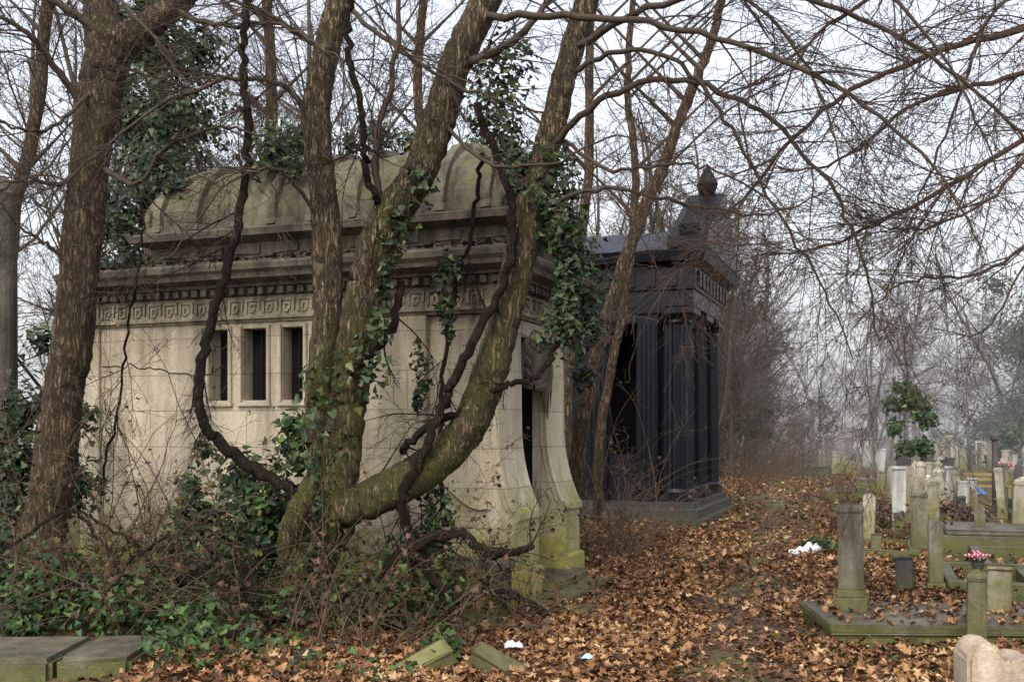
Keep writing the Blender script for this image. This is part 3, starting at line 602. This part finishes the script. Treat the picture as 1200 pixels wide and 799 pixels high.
def inb(x,y,soft=True):
    u=(x-OX)*ca-(y-OY)*sa; v=(x-OX)*sa+(y-OY)*ca
    a=(u>-4.75)&(u<.2)&(v>-.35)&(v<2.3)
    c2,s2=math.cos(T2),math.sin(T2); u=(x-bx)*c2-(y-by)*s2; v=(x-bx)*s2+(y-by)*c2
    a=a|((u>-4.5)&(u<.75)&(v>-.3)&(v<3.6))
    return a|((x<-2.30)&(y<7.32)&(rng.random(np.shape(x))<.97))
def slabz(x,y): return np.where((x>2.45)&(x<5.2)&(y>7.85)&(y<8.95),.16,0.0)
n=11000; x=rng.uniform(-5.6,-.5,n); y=rng.uniform(6.3,11.2,n); pat=np.sin(x*2.1+1)*np.sin(y*1.9)+rng.normal(0,.6,n)
k=(~inb(x,y))&(pat>-.35)&((x<-1.2)|(pat>.6)); x=x[k];y=y[k];n=len(x)
z=hgt(x,y)+.03+rng.random(n)**1.3*(.14+.12*(np.sin(x*3)*np.sin(y*3.3)+1)); 
obj('ground_ivy',leaves('gi',np.stack([x,y,z],1),np.stack([rng.normal(0,.7,n),rng.normal(-.3,.7,n),np.ones(n)],1),rng.uniform(.03,.08,n),np.clip(rng.normal(.45,.3,n),0,1),shape=1),M_ivyl,kind='stuff',label='green ivy ground cover')
n=7000; x=rng.uniform(-.5,9,n); y=rng.uniform(6.5,24,n); pat=np.sin(x*1.7+.5)*np.sin(y*1.3+1)+rng.normal(0,.25,n); k=(pat>.55)&(~inb(x,y))&(slabz(x,y)==0)&(np.abs(x-pathx(y))>.45); x=x[k];y=y[k];n=len(x)
obj('weeds',leaves('we',np.stack([x,y,hgt(x,y)+.02+rng.random(n)*.09],1),np.stack([rng.normal(0,.6,n),rng.normal(0,.6,n),np.ones(n)],1),rng.uniform(.03,.07,n),rng.random(n),shape=1),M_ivyl,kind='stuff',label='green weeds beside the path')
def litter(nm,n,xr,yr,size,mat,dens,lab,h=.05,shape=0):
    y=yr[0]+(yr[1]-yr[0])*rng.random(n)**1.25; x=rng.uniform(xr[0],xr[1],n)+ (y-yr[0])*.20; k=(~inb(x,y))&(rng.random(n)<dens(x,y)); x=x[k];y=y[k];n=len(x)
    z=hgt(x,y)+.02+rng.random(n)**2*h; sz=slabz(x,y); z=np.where(sz>0,sz+.02,z)
    N=np.stack([rng.normal(0,.5,n),rng.normal(0,.5,n),np.ones(n)],1)
    obj(nm,leaves(nm,np.stack([x,y,z],1),N,rng.uniform(*size,n),np.clip(rng.normal(.5,.27,n)+.12*np.sin(x*2)*np.sin(y*1.7),0,1),fold=.75,shape=shape),mat,kind='stuff',label=lab)
def dpath(x,y):
    q=np.abs(x-pathx(y)+.18*np.sin(y*2.7)+.1*np.sin(y*6.1+x*3)); far=np.clip((y-13)/12,0,1)
    pt=np.clip(.8+.4*np.sin(x*2.3+y)*np.sin(y*1.7-x),.35,1)
    return np.clip((q-.16)/.55,.10+.2*far,1)*pt*np.where(x>pathx(y)+.8,.5,1)*np.where(x<-1.6,.4,1)*np.where(slabz(x,y)>0,.3,1)
litter('fallen_leaves',54000,(-2.6,3.8),(5.8,15),(.035,.09),M_dead,dpath,'brown and orange fallen leaves carpeting the ground')
litter('fallen_leaves',36000,(-2.6,3.8),(5.8,17),(.025,.07),M_dead,dpath,'narrow brown fallen leaves among the others',shape=2)
litter('fallen_leaves',19000,(-2,8),(12,36),(.05,.11),M_dead,dpath,'brown fallen leaves along the far path',.08)
litter('rotting_leaves',22000,(-.5,3.2),(5.8,22),(.02,.055),M_deadk,lambda x,y:np.clip(1-np.abs(x-pathx(y))*.8,.25,.9)*np.where(slabz(x,y)>0,.2,1),'dark wet rotting leaves on the path',.02,shape=2)
n=1200; u=rng.uniform(-4.6,.1,n); v=rng.uniform(-.46,0.02,n); P=np.array([B1(a,b,3.23+(b+.5)*.12+random.random()*.03) for a,b in zip(u,v)])
obj('fallen_leaves',leaves('cl',P,np.stack([rng.normal(0,.5,n),rng.normal(0,.5,n),np.ones(n)],1),rng.uniform(.03,.07,n),rng.uniform(0,.5,n),fold=.6),M_deadk,kind='stuff',label='dead leaves caught on the cornice ledge')
# ---------------------------------------------------------------- brambles
CB=dict(seg=[10,5,3],wob=[.10,.16,.2],g=[-.11,-.05,-.03],n=[5,2],lr=[.3,.4],t0=[.2,.2],ang=(20,60),rmin=.0017)
def bramble(cx,cy,R,n,L,label,mat=M_bram,leafn=0,up=1.2):
    out=[[],[],[]]
    for _ in range(n):
        a=random.uniform(0,6.28); q=R*math.sqrt(random.random()); x=cx+q*math.cos(a); y=cy+q*math.sin(a)
        if bool(inb(np.array([x]),np.array([y]))[0]): continue
        d=Vector((random.gauss(0,.6),random.gauss(0,.6),up)).normalized()
        grow(out,Vector((x,y,float(hgt(x,y))-.03)),d,L*random.uniform(.5,1.4),random.uniform(.0025,.0085),0,CB)
    if not out[0]: return
    me=tubemesh('bramble',[(4,out[0]),(3,out[1]+out[2])]); me.materials.append(mat)
    o=obj('bramble',me,None,label=label,cat='bramble',group='bare brambles')
    if leafn:
        allp=[p for pp,_ in out[0]+out[1] for p in pp]; P=np.array([tuple(random.choice(allp)) for _ in range(leafn)])+rng.normal(0,.03,(leafn,3))
        obj('dead_leaves',leaves('bl',P,rng.normal(size=(leafn,3)),rng.uniform(.03,.07,leafn),rng.random(leafn)*.8,fold=.6),M_deadk,o)
def gp(px,d): return ((px-600)/F*d,d)
for px,d,R,n,L,lf in ((60,8.3,.7,22,1.4,110),(150,8.4,.7,24,1.6,120),(250,8.4,.7,22,1.4,140),(320,7.8,.5,16,1.0,110),(190,9.9,.5,20,2.1,50),(30,9.2,.6,20,2.1,50),(90,7.7,.5,12,1.0,90),(200,7.7,.5,12,1.0,90),
    (430,8.1,.5,20,1.2,170),(500,8.0,.5,20,1.1,210),(450,9.0,.4,16,1.6,110),(560,8.6,.4,20,1.2,150),(620,8.9,.35,14,1.0,70),(400,7.5,.4,12,.9,90),(240,9.0,.3,12,2.4,20),(120,10,.5,14,2.4,30)):
    x,y=gp(px,d); bramble(x,y,R,n,L,'tangled brown brambles over ivy and rubble',leafn=lf)
for px,d,R,n,L in ((700,12.6,.6,32,1.6),(712,14,.6,32,1.9),(725,15.5,.5,18,1.7),(690,16,.6,24,2.4),(735,13.5,.5,30,.9),(690,11.8,.3,22,1.6)):
    x,y=gp(px,d); bramble(x,y,R,n,L,'tall bare brambles between the two mausoleums',leafn=80)
for px,d,R,n,L in ((870,27,.8,36,1.1),(876,31,1,40,1.7),(895,36,1.2,50,1.8),(905,40,1.4,60,2.8),(885,38,1.4,60,3.2),(935,46,1.6,50,2.4),(1010,17.5,.6,40,.5),(1040,18.5,.6,40,.5),(1000,30,1,40,.9),(985,23,.6,30,.6),(878,34,.8,40,2.8),(890,38,1.2,60,3.6),(920,52,2,60,3.8),(905,44,1.5,60,4.4),(940,58,2.5,60,4.4),(960,64,2.5,60,3.4),(1060,16,.5,34,.5),(1090,15,.5,30,.45)):
    x,y=gp(px,d); bramble(x,y,R,n,L,'brown bramble thicket beside the path',leafn=180)
ivy_blob(blobs([(1010,612,17.5,28),(1045,605,18,26),(985,618,17,20),(1140,610,16.5,26),(1110,600,17.5,20)]),3200,.07,M_deadk,'low mound of dark withered creeper among graves')
ivy_blob(blobs([(975,648,13.8,16),(960,640,14.2,14)]),420,.07,M_ivyl,'small green creeper beside the path')
ivy_blob(blobs([(1000,620,17,16),(1030,614,17.5,16)]),500,.07,M_ivy,'dark ivy mound among graves beside path')
# ---------------------------------------------------------------- background trees
def bgtree(seed,H,r,sp,droop,lo=.18,nl=15):
    random.seed(seed)
    cfg=dict(seg=[8,6,4,3],wob=[.12,.14,.16,.18],g=[.05,-.01+droop,-.02+droop,-.02],n=[7,5,4],lr=[.5,.45,.5],t0=[.2,.15,.1],ang=(20,52),rmin=.0045)
    out=[[] for _ in range(4)]; p=Vector((0,0,-.1)); d=Vector((random.gauss(0,.1),random.gauss(0,.1),1)).normalized(); pts=[p.copy()];rad=[r*1.2]; ds=[d]
    N=12
    for i in range(N):
        d=(d+Vector((random.gauss(0,.10),random.gauss(0,.10),.04))).normalized(); p=p+d*(H/N); pts.append(p.copy()); rad.append(r*(1-.85*(i+1)/N)); ds.append(d)
    for k in range(nl):
        t=random.uniform(lo,.98)*N; i=min(int(t),N-1); q=pts[i].lerp(pts[i+1],t-i)
        grow(out,q,rdir(ds[i+1],math.radians(random.uniform(30,62))),sp*random.uniform(.6,1.15)*(1.25-.7*t/N),max(.010,rad[i]*.4),0,cfg)
    return tubemesh('trunk',[(9,[(pts,rad)])],rough=.05),tubemesh('crown',[(5,out[0]),(3,out[1]+out[2]+out[3])])
VAR=[bgtree(101,10,.14,4.2,.0),bgtree(102,12,.16,4.8,-.02),bgtree(103,9,.11,3.8,.01),bgtree(104,13,.18,5,-.03),bgtree(105,8,.09,3.2,.0,.05,18),bgtree(106,6,.07,2.8,.0,.02,20)]
for a,b in VAR: a.materials.append(M_far); b.materials.append(M_far)
random.seed(11)
def put(x,y,v,s,rot,lab):
    E=empty('tree',(x,y,-.05),lab,'tree','bare trees of the cemetery wood',rot=rot); E.scale=(s,s,s)
    for nm,me in zip(('trunk','crown'),VAR[v]): o=obj(nm,me,None,E)
spots=[]
for _ in range(22):
    y=random.uniform(18,36); x=random.uniform(-.62,.10)*y
    if y<27 and x>-.03*y: x=-.3*y
    spots.append((x,y,random.randrange(5)))
for _ in range(32):
    y=random.uniform(30,60); x=pathx(y)-random.uniform(1.8,12); spots.append((x,y,random.randrange(6)))
for _ in range(46):
    y=random.uniform(62,115); x=random.uniform(.0,.62)*y; spots.append((x,y,random.randrange(6)))
for _ in range(26):
    y=random.uniform(48,75); x=random.uniform(.33,.62)*y
    if x>pathx(y)+2: spots.append((x,y,random.choice((0,2,4,5,5))))
for _ in range(16):
    y=random.uniform(33,54); x=pathx(y)-random.uniform(1.5,3.2); spots.append((x,y,random.choice((4,5,5))))
spots+=[(5.6,36,4),(6.0,39,5),(6.8,43,4),(7.2,45,5)]
for x,y,v in spots:
    if bool(inb(np.array([x]),np.array([y]))[0]): continue
    put(x,y,v,random.uniform(.8,1.2),random.uniform(0,6.28),random.choice(['tall bare grey-brown tree standing in the misty wood','bare tree with fine spreading twigs in the mist']))
def bush(px,py,d,r,label,n=1600,h=1.0,mat=None):
    x,y,z=W(px,py,d); cs=[]; R=r/F*d
    for k in range(9): cs.append((x+random.gauss(0,R*.45),y+random.gauss(0,R*.4),max(.15,z+random.gauss(0,R*.5*h)),R*random.uniform(.3,.55)))
    o=ivy_blob(cs,n,.16 if d>30 else .1,mat or M_ivyl,label); o.name='shrub'; o['category']='shrub'; o['group']='evergreen shrubs'
bush(1072,494,36,24,'ivy-covered tree stump standing among graves',2600,h=2.0)
bush(1064,466,36,14,'green ivy crown of a stump',1100,h=1.6)
bush(1185,522,44,26,'rounded evergreen shrub among graves',1800)
bush(1195,430,48,62,'dark evergreen tree in the mist',5200,h=1.5,mat=M_ivy)
bush(1185,500,50,44,'dark evergreen tree in the mist',3200,h=1.2,mat=M_ivy)
bush(1150,420,62,52,'dark evergreen tree in the mist',4000,h=1.6,mat=M_ivy)
bush(1120,470,85,50,'dark ivy-clad tree in the mist',2400,h=1.6,mat=M_ivy)
bush(945,490,55,30,'dim green undergrowth at the wood edge',1600,mat=M_ivy)
bush(880,500,40,26,'dim green undergrowth at the wood edge',1200,mat=M_ivy)
bush(900,440,50,30,'ivy-clad tree trunk in the thicket',1200,h=1.8,mat=M_ivy)
bush(1110,520,60,24,'low evergreen shrub among graves',1200)
bush(1030,500,90,40,'dim green undergrowth beyond the graves',1500,mat=M_ivy)
bush(975,480,95,45,'dim green undergrowth beyond the graves',1500,mat=M_ivy)
# ---------------------------------------------------------------- graves
def head(px,base,top,w,kind,mat,label,d=None,z0=None,name='gravestone',tilt=0,th=.5):
    if d is None: d=CH*F/(base-HZ)
    if z0 is None: z0=0
    x=(px-600)/F*d; ww=w/F*d; h=(base-top)/F*d; hw=ww/2; t=max(.07,ww*th)
    A=Acc()
    if kind=='post':
        A.loft(-hw*1.2,hw*1.2,-t*1.15,t*1.15,[(0,-.12),(0,.10*h)]); A.loft(-hw,hw,-t,t,[(0,.10*h+.001),(-.05*ww,h*.88),(-.0,h*.90),(-.0,h*.94),(-.1*ww,h*.965),(-.35*ww,h)])
    elif kind=='pillar':
        A.loft(-hw*1.3,hw*1.3,-t*1.3,t*1.3,[(0,-.12),(0,.13*h)]); A.loft(-hw*1.05,hw*1.05,-t*1.05,t*1.05,[(0,.13*h+.001),(0,.2*h)])
        A.loft(-hw,hw,-t,t,[(-.02*ww,.2*h+.001),(-.02*ww,h*.93),(.03*ww,h*.935),(.03*ww,h*.985),(-.05*ww,h)])
    elif kind=='round':
        n=10; poly=[(-hw,.12*h),(hw,.12*h)]+[(hw*math.cos(a),h-hw*.8+hw*.8*math.sin(a)) for a in np.linspace(0,math.pi,n)]
        A.prism(poly,-t*.6,t*.6,'y'); A.box(-hw*1.3,hw*1.3,-t,t,-.12,.12*h-.001)
    elif kind=='gable':
        A.prism([(-hw,.12*h),(hw,.12*h),(hw,.85*h),(0,h),(-hw,.85*h)],-t*.6,t*.6,'y'); A.box(-hw*1.3,hw*1.3,-t,t,-.12,.12*h-.001)
    elif kind=='slab':
        A.box(-hw,hw,-t*.5,t*.5,-.12,h*.94); A.box(-hw*1.1,hw*1.1,-t*.65,t*.65,h*.941,h)
    elif kind=='cross':
        b=ww*.16; A.box(-b,b,-b,b,.2*h,h); A.box(-hw,-b-.001,-b,b,.62*h,.75*h); A.box(b+.001,hw,-b,b,.62*h,.75*h); A.box(-hw*.6,hw*.6,-t*.6,t*.6,-.1,.2*h-.001)
    o=obj(name,A.mesh('g',bevel=min(.012,ww*.06),jit=.003),mat,label=label,cat='gravestone',group='gravestones of the old cemetery',loc=(x,d,z0)); o.rotation_euler=(random.gauss(0,.025),tilt+random.gauss(0,.018),-.33+random.gauss(0,.08)); return o
def gbox(nm,x0,x1,d0,d1,z0,z1,mat,label,cat,rot=0,bev=.012,cap=True):
    A=Acc(); cx,cy=(x0+x1)/2,(d0+d1)/2; hx,hy=(x1-x0)/2,(d1-d0)/2
    if cap: A.box(-hx,hx,-hy,hy,0,(z1-z0)*.7); A.box(-hx-.03,hx+.03,-hy-.03,hy+.03,(z1-z0)*.7+.001,z1-z0)
    else: A.box(-hx,hx,-hy,hy,0,z1-z0)
    o=obj(nm,A.mesh('b',bevel=bev,jit=.004),mat,label=label,cat=cat,loc=(cx,cy,z0)); o.rotation_euler[2]=rot; return o
gbox('grave_kerb',2.42,5.2,7.85,8.9,-.08,.17,M_kerb,'low wet stone grave platform with mossy front','grave kerb',rot=-.06)
head(998,712,590,29,'pillar',M_grave,'tall square mossy stone post on the grave platform',d=8.6,z0=.165,th=.5)
head(1144,760,660,22,'post',M_grave,'slim pale stone post before the platform',d=7.65,z0=.0)
head(1171,720,668,26,'slab',M_grave,'short square stone stub on the platform',d=8.5,z0=.165)
head(1097,692,608,16,'round',M_grave,'slim pale round-topped gravestone',th=.6)
head(1077,650,573,19,'post',M_grave,'square pale stone post with cap',th=.5)
head(1060,694,652,20,'slab',M_dark,'small dark low gravestone')
head(1017,640,578,14,'round',M_grave,'narrow grey round-topped gravestone')
head(1093,622,560,16,'post',M_grave,'square weathered stone post')
head(1064,612,545,12,'round',M_grave,'narrow pale upright gravestone'); head(1042,598,555,11,'round',M_grave,'narrow leaning grey gravestone',tilt=.06)
head(1078,600,540,12,'post',M_grave,'square weathered stone post'); head(1110,600,546,10,'slab',M_white,'white marble upright gravestone'); head(1122,604,550,9,'post',M_grave,'slim grey stone post')
head(1140,600,560,10,'slab',M_white,'pale slim upright gravestone'); head(1027,650,625,12,'slab',M_grave,'small low grey gravestone')
head(1192,636,560,14,'post',M_grave,'slim weathered mossy stone post'); head(1150,640,590,12,'round',M_grave,'narrow grey mossy gravestone',tilt=-.05)
random.seed(21)
for i in range(44):
    base=random.uniform(552,622); px=random.uniform(1020+(base-566)*.5,1210); h=random.uniform(.5,1.05); d=CH*F/(base-HZ)
    if 1120<px<1185 and 560<base<592: px-=60
    head(px,base,base-h*F/d,random.uniform(.12,.24)*F/d,random.choice(['round','post','slab','pillar','round','gable']),random.choice([M_grave,M_grave,M_grave,M_dark,M_white]),random.choice(['narrow weathered mossy gravestone leaning slightly','small old upright stone grave marker']),tilt=random.gauss(0,.06),th=.45)
def plot(x,y,w,l,h,mat,rot=-.33,ledger=False):
    A=Acc(); t=.12
    A.box(-w/2,w/2,-l/2,-l/2+t,-.1,h); A.box(-w/2,w/2,l/2-t,l/2,-.1,h); A.box(-w/2,-w/2+t,-l/2+t+.002,l/2-t-.002,-.1,h*.97); A.box(w/2-t,w/2,-l/2+t+.002,l/2-t-.002,-.1,h*.97)
    if ledger: A.box(-w/2+t*.6,w/2-t*.6,-l/2+t*.6,l/2-t*.6,h+.002,h+.06)
    o=obj('grave_kerb',A.mesh('gk',bevel=.012,jit=.005),mat,label=random.choice(['mossy stone kerb framing a grave','low weathered kerb around an old grave']),cat='grave kerb',group='grave kerbs',loc=(x,y,0)); o.rotation_euler[2]=rot
plot(6.3,12.4,1.7,2.0,.14,M_kerb); plot(6.9,14.6,2.0,1.6,.22,M_kerb,ledger=True)
plot(5.0,11.2,.9,1.7,.12,M_kerb); plot(4.9,14.0,.8,1.6,.12,M_kerb); plot(8.4,15.6,1.4,2,.22,M_dark,ledger=True)
for _ in range(24):
    y=random.uniform(16,45); x=pathx(y)+random.uniform(1.3,1.3+y*.22); plot(x,y,random.uniform(.8,1.1),random.uniform(1.6,2),random.uniform(.12,.3),random.choice([M_kerb,M_kerb,M_dark]),ledger=random.random()<.25)
random.seed(5)
for i in range(115):
    base=random.choice([random.uniform(522,536),random.uniform(530,558)]); d=CH*F/(base-HZ); px=random.uniform(950+max(0,(base-540))*1.8,1215)
    hm=random.uniform(.6,1.5); h=hm*F/d; w=random.uniform(.22,.6)*F/d
    head(px,base,base-h,w,random.choice(['round','slab','post','gable','slab','cross','post']),random.choice([M_grave,M_grave,M_dark,M_white,M_grave]),random.choice(['old weathered gravestone among many','grey upright gravestone in rows']),th=.2,tilt=random.gauss(0,.03))
d=76; x=(1004-600)/F*d; A=Acc(); A.box(-1.1,-.5,-1,1,0,1.8); A.box(.5,1.1,-1,1,0,1.8); A.box(-.49,.49,.2,.9,0,1.8); A.box(-1.2,1.2,-1.1,1.1,1.8,2.05); A.prism([(-1.25,2.051),(1.25,2.051),(0,2.9)],-1.1,1.1,'y'); A.box(-.07,.07,-.07,.07,2.85,3.5); A.box(-.25,.25,-.06,.06,3.15,3.28)
obj('tomb',A.mesh('t'),M_white,label='small white gabled tomb with dark niche',cat='tomb',loc=(x,d,0))
d=23; x=(1158-600)/F*d; M_wood=plain('old_yellow_wood',(.22,.17,.08),.8); E=empty('bench',(x,d,0),'small weathered slatted wooden bench among graves','bench',rot=-.2)
A=Acc(); 
for k in range(4): A.box(-.45,.45,-.2+k*.1,-.12+k*.1,.40,.43)
obj('seat',A.mesh('s'),M_wood,E); A=Acc()
for k in range(2): A.box(-.45,.45,.2+.015*k,.22+.015*k,.52+k*.10,.59+k*.10)
obj('backrest',A.mesh('s'),M_wood,E)
for sx_ in (-.38,.38):
    A=Acc(); A.box(sx_-.03,sx_+.03,-.18,-.13,-.02,.399); A.box(sx_-.03,sx_+.03,.16,.199,-.02,.70); A.box(sx_-.03,sx_+.03,-.129,.159,.3,.35); obj('leg',A.mesh('l'),M_wood,E)
M_pink=plain('pink_petals',(.70,.28,.36),.6); M_blue=plain('blue_tarp',(.06,.13,.27),.5); M_bag=plain('white_plastic',(.75,.76,.78),.35); M_green=plain('stem_green',(.03,.07,.02),.6)
def flowers(name,x,y,z,s,label,pot=True):
    E=empty(name,(x,y,z),label,'flowers')
    A=Acc()
    for k in range(14):
        a=random.uniform(0,6.28); r=s*random.random()**.5; c=(r*math.cos(a),r*math.sin(a),s*(.9+random.random()*.7)); q=s*random.uniform(.25,.4)
        for j in range(5):
            b=j*1.257; A.add([c,(c[0]+q*math.cos(b-.5),c[1]+q*math.sin(b-.5),c[2]+q*.3),(c[0]+q*1.2*math.cos(b),c[1]+q*1.2*math.sin(b),c[2]-q*.2),(c[0]+q*math.cos(b+.5),c[1]+q*math.sin(b+.5),c[2]+q*.3)],[[0,1,2,3]])
    obj('blossom',A.mesh('f'),M_pink,E); A=Acc()
    for k in range(9):
        a=k*.7; A.tube([(0,0,0),(s*.4*math.cos(a),s*.4*math.sin(a),s*.6),(s*.8*math.cos(a),s*.8*math.sin(a),s*1.0)],.006,4)
    obj('stems',A.mesh('st'),M_green,E)
    if pot:
        A=Acc(); A.cyl(0,0,[(s*.4,-.01),(s*.6,s*.45),(s*.66,s*.46),(s*.66,s*.56),(s*.5,s*.56)],14); obj('pot',A.mesh('p'),M_dark,E)
random.seed(3)
flowers('flower_pot',(1146-600)/F*7.65,7.65,.615,.075,'small pot of pink flowers on a stone post')
d=20; x=(1166-600)/F*d; A=Acc(); A.cyl(x,d,[(.07,-.1),(.07,.2),(.055,.22),(.055,1.42),(.09,1.44),(.09,1.52),(.02,1.6)],12); obj('grave_post',A.mesh('gp'),M_dark,label='dark slim post with a bouquet tied on it',cat='post')
flowers('flower_bouquet',x+.08,d-.12,.78,.15,'pink and white bouquet hung on a dark post')
def crumple(nm,px,d,sx_,sy_,h,mat,label,cat,z=0,seed=1):
    n=13; r2=np.random.default_rng(seed); V=[]; ph=r2.uniform(0,6,6)
    for j in range(n):
        for i in range(n):
            u=i/(n-1)*2-1;v=j/(n-1)*2-1; e=max(0,1-max(abs(u),abs(v))**3)
            V.append((u*sx_*(1+.15*math.sin(v*4+ph[0])),v*sy_*(1+.15*math.sin(u*5+ph[1])),.01+e*h*(.55+.3*math.sin(u*5+ph[2]+v*2)+.25*math.sin(v*7+ph[3]-u*3))+r2.uniform(0,h*.15)))
    idx=(np.arange(n-1)[:,None]*n+np.arange(n-1)[None]); L=np.stack([idx,idx+1,idx+n+1,idx+n],-1).reshape(-1)
    o=obj(nm,mkmesh(nm,V,L,np.arange(0,len(L),4)),mat,label=label,cat=cat,loc=((px-600)/F*d,d,z)); return o
crumple('tarpaulin',1128,27,.5,.4,.3,M_blue,'crumpled blue tarpaulin over a grave','tarpaulin')
b=crumple('plastic_bag',945,13.9,.24,.12,.13,M_bag,'crumpled white plastic bag beside the path','bag',seed=4); b.rotation_euler[2]=.5
crumple('paper_scrap',602,7.6,.06,.05,.04,M_bag,'small white paper scrap on leaves','litter',z=.06,seed=5)
crumple('paper_scrap',690,7.3,.05,.03,.03,plain('pale_blue_plastic',(.35,.55,.65),.5),'small pale blue plastic scrap on leaves','litter',z=.04,seed=6)
A=Acc(); pts=[(-.14,-.1)]
for a in np.linspace(math.pi,0.2,10): pts.append((-.05+.09*math.cos(a),.44+.09*math.sin(a)))
for a in np.linspace(2.6,0,8): pts.append((.13+.09*math.cos(a),.38+.08*math.sin(a)))
pts+=[(.22,-.1)]
A.prism(pts,-.14,.14,'y'); A.box(-.18,.25,-.18,.18,-.12,.08)
o=obj('scroll_gravestone',A.mesh('sg',bevel=.02,jit=.002),M_scroll,label='pale pinkish scroll-shaped gravestone end',cat='gravestone',loc=(2.46,5.5,0)); o.rotation_euler[2]=-.15
gbox('stone_kerb',-4.6,-2.83,6.5,7.27,-.15,.21,M_kerb,'mossy old stone kerb among ivy','kerb',rot=.02,bev=.03,cap=False)
gbox('stone_kerb',-2.79,-2.34,6.5,7.25,-.15,.22,M_kerb,'mossy kerb end block','kerb',rot=.03,bev=.03,cap=False)
for px,d,sx_,sy_,rz,ry,rx,z,l in ((487,7.0,.26,.08,.35,-.42,.3,.04,'long broken pale stone slab tilted in leaves'),(592,7.0,.24,.08,-.35,.42,.3,.03,'long broken pale stone slab tilted in leaves'),(560,8.9,.26,.2,.1,.1,.05,.0,'toppled stone block before the doorway'),(520,9.0,.18,.14,.4,.1,.1,.0,'small stone rubble block'),(655,9.4,.3,.16,-.3,.03,.03,.0,'flat stone slab at the doorway step')):
    A=Acc(); A.loft(-sx_,sx_,-sy_,sy_,[(0,-.05),(0,.05),(-.01,.06)]); o=obj('stone_block',A.mesh('sb',bevel=.008,jit=.008),M_grave if d<7.5 else M_kerb,label=l,cat='stone block',loc=((px-600)/F*d,d,z)); o.rotation_euler=(rx,ry,rz)
A=Acc(); A.box(-.3,.3,-.12,.12,.38,.46); A.box(-.26,-.14,-.1,.1,-.1,.379); A.box(.14,.26,-.1,.1,-.1,.379); o=obj('stone_bench',A.mesh('sb',bevel=.01,jit=.006),M_kerb,label='broken low stone bench before the doorway',cat='bench',loc=(-.28,9.1,.05)); o.rotation_euler[2]=-.2
# ---------------------------------------------------------------- mist
me=Acc(); me.box(-150,190,34,230,-.5,20); fo=obj('mist',me.mesh('mist'),None,kind='structure')
mm=bpy.data.materials.new('mist'); mm.use_nodes=True; t=mm.node_tree; t.nodes.clear(); o_=t.nodes.new('ShaderNodeOutputMaterial'); v_=t.nodes.new('ShaderNodeVolumeScatter')
v_.inputs['Color'].default_value=(.96,.95,.98,1); v_.inputs['Density'].default_value=.010; v_.inputs['Anisotropy'].default_value=.0; t.links.new(v_.outputs[0],o_.inputs['Volume']); fo.data.materials.append(mm)
# ---------------------------------------------------------------- light
w=bpy.data.worlds.new('World'); scene.world=w; w.use_nodes=True; t=w.node_tree; bg=t.nodes['Background']
sk=t.nodes.new('ShaderNodeTexSky'); sk.sky_type='NISHITA'; sk.sun_disc=False; sk.sun_elevation=math.radians(48); sk.sun_rotation=math.radians(200); sk.dust_density=3; sk.air_density=1.2
hs=t.nodes.new('ShaderNodeHueSaturation'); hs.inputs['Saturation'].default_value=.36; hs.inputs['Value'].default_value=2.2; t.links.new(sk.outputs[0],hs.inputs['Color'])
mx=t.nodes.new('ShaderNodeMix'); mx.data_type='RGBA'; mx.blend_type='MULTIPLY'; mx.inputs[0].default_value=1; mx.inputs[7].default_value=(1,.985,1.015,1); t.links.new(hs.outputs[0],mx.inputs[6]); t.links.new(mx.outputs[2],bg.inputs['Color'])
bg.inputs['Strength'].default_value=.15
sl=bpy.data.lights.new('sun','SUN'); sl.energy=1.5; sl.angle=math.radians(12); sl.color=(1,.91,.77); so=bpy.data.objects.new('sun',sl); COL.objects.link(so)
el=math.radians(48); az=math.radians(200); sd=Vector((math.sin(az)*math.cos(el),math.cos(az)*math.cos(el),math.sin(el))); so.rotation_euler=(-sd).to_track_quat('-Z','Y').to_euler()
scene.view_settings.view_transform='Standard'; scene.view_settings.look='None'; scene.view_settings.exposure=0
cam=bpy.data.cameras.new('camera'); co=bpy.data.objects.new('camera',cam); COL.objects.link(co); co.location=(0,0,CH); co.rotation_euler=(math.pi/2,0,0)
cam.sensor_width=36; cam.lens=F/1200*36; cam.shift_y=(HZ-399.5)/1200; cam.clip_end=1000; scene.camera=co
